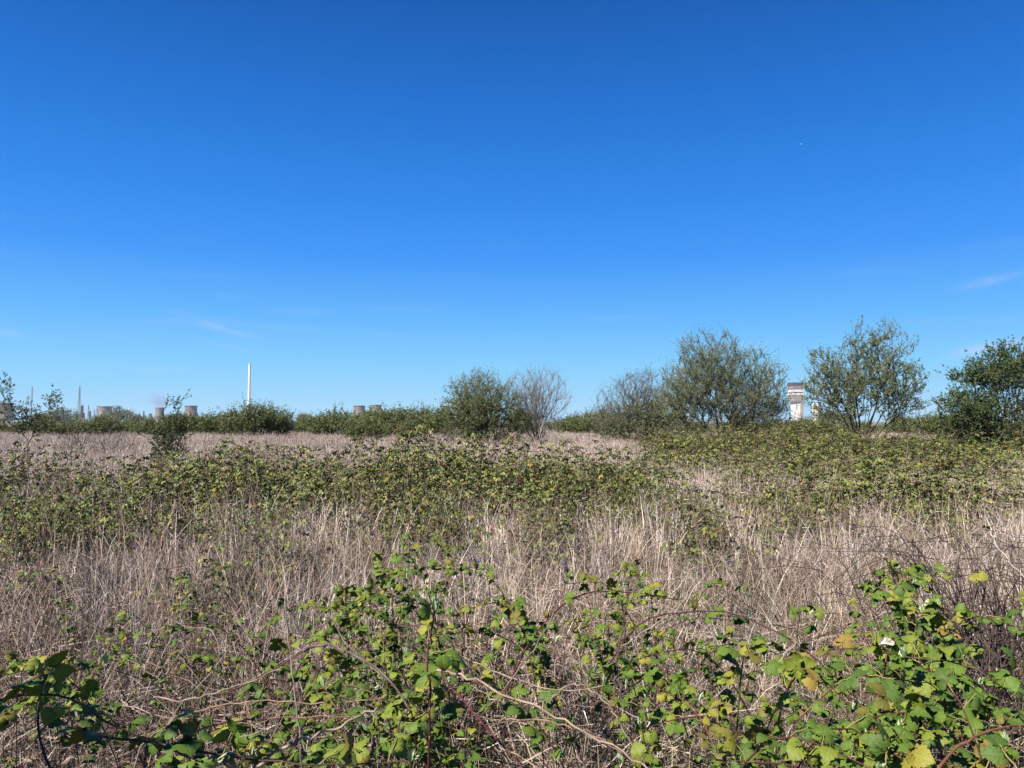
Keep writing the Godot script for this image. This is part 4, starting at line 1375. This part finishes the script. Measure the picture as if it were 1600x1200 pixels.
func small_things() -> void:
	# fallen and dead canes that stand out
	stick("thick tan dead cane lying across the thatch below the broad bramble", [[664, 1043, 1.95], [720, 1055, 1.9], [800, 1090, 1.82], [900, 1135, 1.74], [1000, 1195, 1.66], [1050, 1260, 1.6]], 0.0062, Color(0.44, 0.31, 0.25))
	stick("arched grey-brown dead cane with a pale broken end", [[860, 1100, 2.0], [880, 1076, 1.98], [915, 1073, 1.96], [948, 1100, 1.92], [975, 1140, 1.88], [1000, 1180, 1.84]], 0.0058, Color(0.30, 0.23, 0.2))
	stick("long thin tan cane running beside the thick tan one", [[740, 1035, 2.3], [830, 1070, 2.2], [900, 1078, 2.1], [980, 1060, 2.1]], 0.0036, Color(0.42, 0.33, 0.27))
	stick("reddish dead cane low in the thatch beyond the thick tan one", [[790, 1125, 1.8], [860, 1128, 1.78], [930, 1150, 1.74], [990, 1190, 1.7]], 0.004, Color(0.38, 0.22, 0.17))
	stick("grey-brown cane rising steeply among the arching red cane", [[760, 1110, 2.1], [800, 1060, 2.2], [850, 990, 2.35], [880, 920, 2.5]], 0.0045, Color(0.30, 0.22, 0.2))
	stick("tall pale stalk standing beside the broad bramble", [[472, 1230, 1.75], [466, 1120, 1.75], [455, 1040, 1.77], [447, 960, 1.8], [452, 890, 1.82]], 0.004, Color(0.40, 0.31, 0.28), "dead_stalk")
	stick("pair-topped dark stalk above the broad bramble", [[600, 1060, 2.0], [530, 990, 2.05], [515, 930, 2.1], [505, 900, 2.12]], 0.0034, Color(0.27, 0.2, 0.18), "dead_stalk")
	stick("slim dark stalk standing among yellow leaves of the broad bramble", [[640, 1060, 2.5], [648, 980, 2.52], [655, 890, 2.55], [670, 800, 2.6]], 0.0032, Color(0.17, 0.11, 0.09), "dead_stalk")
	stick("pale slanting cane in the thatch by the fallen white leaf scraps", [[400, 1200, 1.5], [450, 1165, 1.5], [520, 1140, 1.52], [590, 1105, 1.55]], 0.0062, Color(0.43, 0.34, 0.28))
	stick("grey-pink cane bowed low across the thatch", [[240, 1090, 2.2], [290, 1094, 2.15], [360, 1075, 2.1], [440, 1045, 2.05]], 0.004, Color(0.40, 0.32, 0.28))
	stick("brown cane low across the thatch under the grey-pink one", [[270, 1130, 1.9], [330, 1105, 1.88], [420, 1095, 1.86], [520, 1100, 1.84], [600, 1090, 1.84]], 0.0042, Color(0.36, 0.23, 0.17))
	stick("thin reddish cane nearly flat on the thatch by the bramble spray", [[280, 1150, 1.7], [350, 1130, 1.7], [430, 1122, 1.7], [560, 1120, 1.7]], 0.0036, Color(0.36, 0.2, 0.16))
	stick("bare white stick leaning from the thatch to the plum-coloured cane", [[1180, 1062, 2.3], [1215, 1035, 2.35], [1246, 1002, 2.4]], 0.0042, Color(0.55, 0.47, 0.4), "dead_stalk")
	stick("pale forked twig slanting beneath the plum-coloured cane", [[970, 1010, 2.6], [1010, 985, 2.65], [1060, 950, 2.7], [1085, 905, 2.75]], 0.005, Color(0.48, 0.40, 0.34), "dead_stalk")
	stick("white bare branch dropping through the dead dark canes", [[1548, 830, 2.9], [1556, 850, 2.86], [1580, 880, 2.8], [1600, 905, 2.75], [1640, 960, 2.7]], 0.005, Color(0.58, 0.50, 0.46), "dead_stalk")
	stick("grey branch pointing up out of the dry grass at a yellow flower", [[1402, 806, 5.2], [1430, 820, 5.1], [1462, 843, 5.0], [1490, 880, 4.9]], 0.006, Color(0.45, 0.38, 0.34), "dead_stalk")
	stick("tall straw stalk over the bramble bank, the one that droops at its top", [[1285, 790, 8.6], [1300, 748, 8.6], [1325, 738, 8.6], [1350, 742, 8.6]], 0.006, Color(0.50, 0.42, 0.27), "dead_stalk")
	stick("tall thin straw stalk leaning over the bramble bank", [[1290, 810, 8.2], [1305, 740, 8.2], [1322, 690, 8.2]], 0.005, Color(0.52, 0.46, 0.32), "dead_stalk")
	var loose := 0
	while loose < 120:                                          # more dead stems criss-crossing the thatch
		var px := R(180, 1180)
		var py := R(930, 1190)
		var p := on_height(px, py, R(0.35, 0.62))
		var dd := (flat_dir() + Vector3.UP * R(-0.3, 0.8)).normalized() * R(0.18, 0.4)
		var pts := smooth_line(PackedVector3Array([Vector3(p.x - dd.x * 1.3, 0.0, p.z - dd.z * 1.3), p - dd, p + rv() * 0.03, p + dd]), 4)
		var o := part(numbered("fallen_stem"), cane_mesh(rough(pts, 0.006), R(0.0014, 0.003), 0.001, vary(DEAD_COLS[rng.randi() % 4], 0.25), false), self)
		tag(o, "loose dead bramble stem criss-crossing the thatch between the brambles", "stem", "loose dead stems in the thatch")
		loose += 1
	# dead dark canes at the edge
	for k in 2:
		var t := thing("dead_bramble", ["dark leafless bramble tangle behind the large bronze-tipped bramble", "dark leafless bramble tangle beside the white bare branch"][k], "bramble", on_ground([1480, 1600][k], [3.6, 3.7][k]))
		for q in 130:
			var foot := flat_dir() * R(0, 0.5)
			var top := flat_dir() * R(0.1, 0.6) + Vector3.UP * R(0.45, 1.02)
			var end := top + flat_dir() * R(0.2, 0.5) - Vector3.UP * R(-0.1, 0.35)
			var pts := smooth_line(PackedVector3Array([foot, top * 0.6 + foot * 0.2, top, end]), 3)
			part("cane", cane_mesh(pts, R(0.0025, 0.0045), 0.0012, vary(Color(0.07, 0.05, 0.045), 0.5), false), t)
	# withered bramble flower heads
	for q in [[905, 850, 4.3, "withered dark bramble flower head standing above the dry grass"], [888, 890, 4.0, "withered dark flower head leaning below a taller one"], [745, 880, 3.6, "withered dark flower head at the rim of the broad bramble"]]:
		var p := at_depth(q[0], q[1], q[2])
		var t := thing("seed_head", q[3], "seed head", Vector3(p.x, 0, p.z))
		part("stem", cane_mesh(smooth_line(PackedVector3Array([Vector3(-0.12, 0, 0.05), Vector3(-0.06, p.y * 0.6, 0.03), Vector3(0, p.y, 0)]), 5), 0.004, 0.002, Color(0.09, 0.07, 0.07), true), t)
		for k in 12:
			var d := (rv() + Vector3.UP * 0.7).normalized()
			var tip := Vector3(0, p.y, 0) + d * R(0.025, 0.075)
			var sk := part("stalklet", cane_mesh(PackedVector3Array([Vector3(0, p.y - 0.03, 0), tip]), 0.0018, 0.0012, Color(0.1, 0.08, 0.08), false), t)
			var s := Shape.new()
			for j in 7:
				var e := rv()
				s.leaf(tip, e, e.cross(Vector3(0.3, 0.9, 0.2)).normalized(), rv(), 0.014, 0.009, vary(Color(0.16, 0.13, 0.14), 0.3))
			part("calyx", s.mesh(M.straw), sk)
	# a fallen pale petal-like leaf
	var pl := at_depth(1386, 1006, 2.05)
	var pale := Shape.new()
	for j in 6:
		var a := j / 5.0
		for i in 5:
			var u := i / 4.0 * 2.0 - 1.0
			var half := 0.014 * pow(sin(PI * clampf(a, 0.03, 0.97)), 0.7) * (1.15 - 0.5 * a)
			pale.v.append(Vector3((a - 0.5) * 0.052, u * u * 0.009 + 0.006 * sin(a * 5.0) + 0.002 * sin(i * 3.0 + j * 2.0), u * half))
			pale.c.append(Color(0.6, 0.57, 0.5))
	for j in 5:
		for i in 4:
			var p := j * 5 + i
			pale.ix.append_array(PackedInt32Array([p, p + 5, p + 1, p + 1, p + 5, p + 6]))
	var scrap := part("withered_leaf", pale.mesh(M.bud), self)
	scrap.transform = Transform3D(Basis(Vector3.UP, 0.25) * Basis(Vector3.RIGHT, 0.7), pl)
	tag(scrap, "whitish withered leaf caught on the large bronze-tipped bramble", "leaf")
	# yellow flower
	var fp := at_depth(1400, 804, 5.2)
	var fl := thing("yellow_flower", "tiny yellow flower at the end of a grey branch", "flower", Vector3(fp.x, 0, fp.z))
	part("stem", cane_mesh(smooth_line(PackedVector3Array([Vector3.ZERO, Vector3(0.02, fp.y * 0.5, 0), Vector3(0, fp.y, 0)]), 4), 0.0022, 0.0015, Color(0.15, 0.2, 0.05), false), fl)
	var pt := Shape.new()
	for k in 16:
		var a := TAU * k / 16.0
		var d := Vector3(cos(a), 0.25 + 0.4 * (k % 2), sin(a)).normalized()
		pt.leaf(Vector3(0, fp.y, 0), d, d.cross(Vector3.UP).normalized(), Vector3.UP, 0.017, 0.007, Color(0.75, 0.6, 0.03))
	part("blossom", pt.mesh(M.bud), fl)
	# a gull in the sky
	var gp := at_depth(1252, 225, 165)
	var gull := thing("gull", "white gull gliding alone high in the blue sky", "bird", gp)
	gull.rotation = Vector3(0.1, 0.5, 0.2)
	gull.scale = Vector3.ONE * 0.8
	var body := Shape.new()
	body.tube(PackedVector3Array([Vector3(0, 0, -0.3), Vector3(0, 0.01, -0.22), Vector3(0, 0.0, -0.1), Vector3(0, 0, 0.08), Vector3(0, 0.01, 0.22), Vector3(0, 0.02, 0.33)]), PackedFloat32Array([0.008, 0.035, 0.07, 0.075, 0.035, 0.01]), 10, Color(0.8, 0.8, 0.8))
	for sgn in [-1.0, 1.0]:
		var at := body.v.size()
		var line := [[0.05, 0.02, -0.1, 0.2], [0.28, 0.10, -0.15, 0.17], [0.5, 0.09, -0.08, 0.12], [0.72, 0.04, 0.06, 0.02]]
		for q in line:
			body.v.append(Vector3(q[0] * sgn, q[1], q[2]))
			body.v.append(Vector3(q[0] * sgn, q[1] - 0.01, q[2] + q[3]))
			for j in 2:
				body.n.append(Vector3.UP)
				body.c.append(Color(0.72, 0.73, 0.75))
				body.uv.append(Vector2.ZERO)
		for k in 3:
			var b := at + k * 2
			body.ix.append_array(PackedInt32Array([b, b + 2, b + 1, b + 1, b + 2, b + 3]))
	part("body", body.mesh(M.paint), gull)
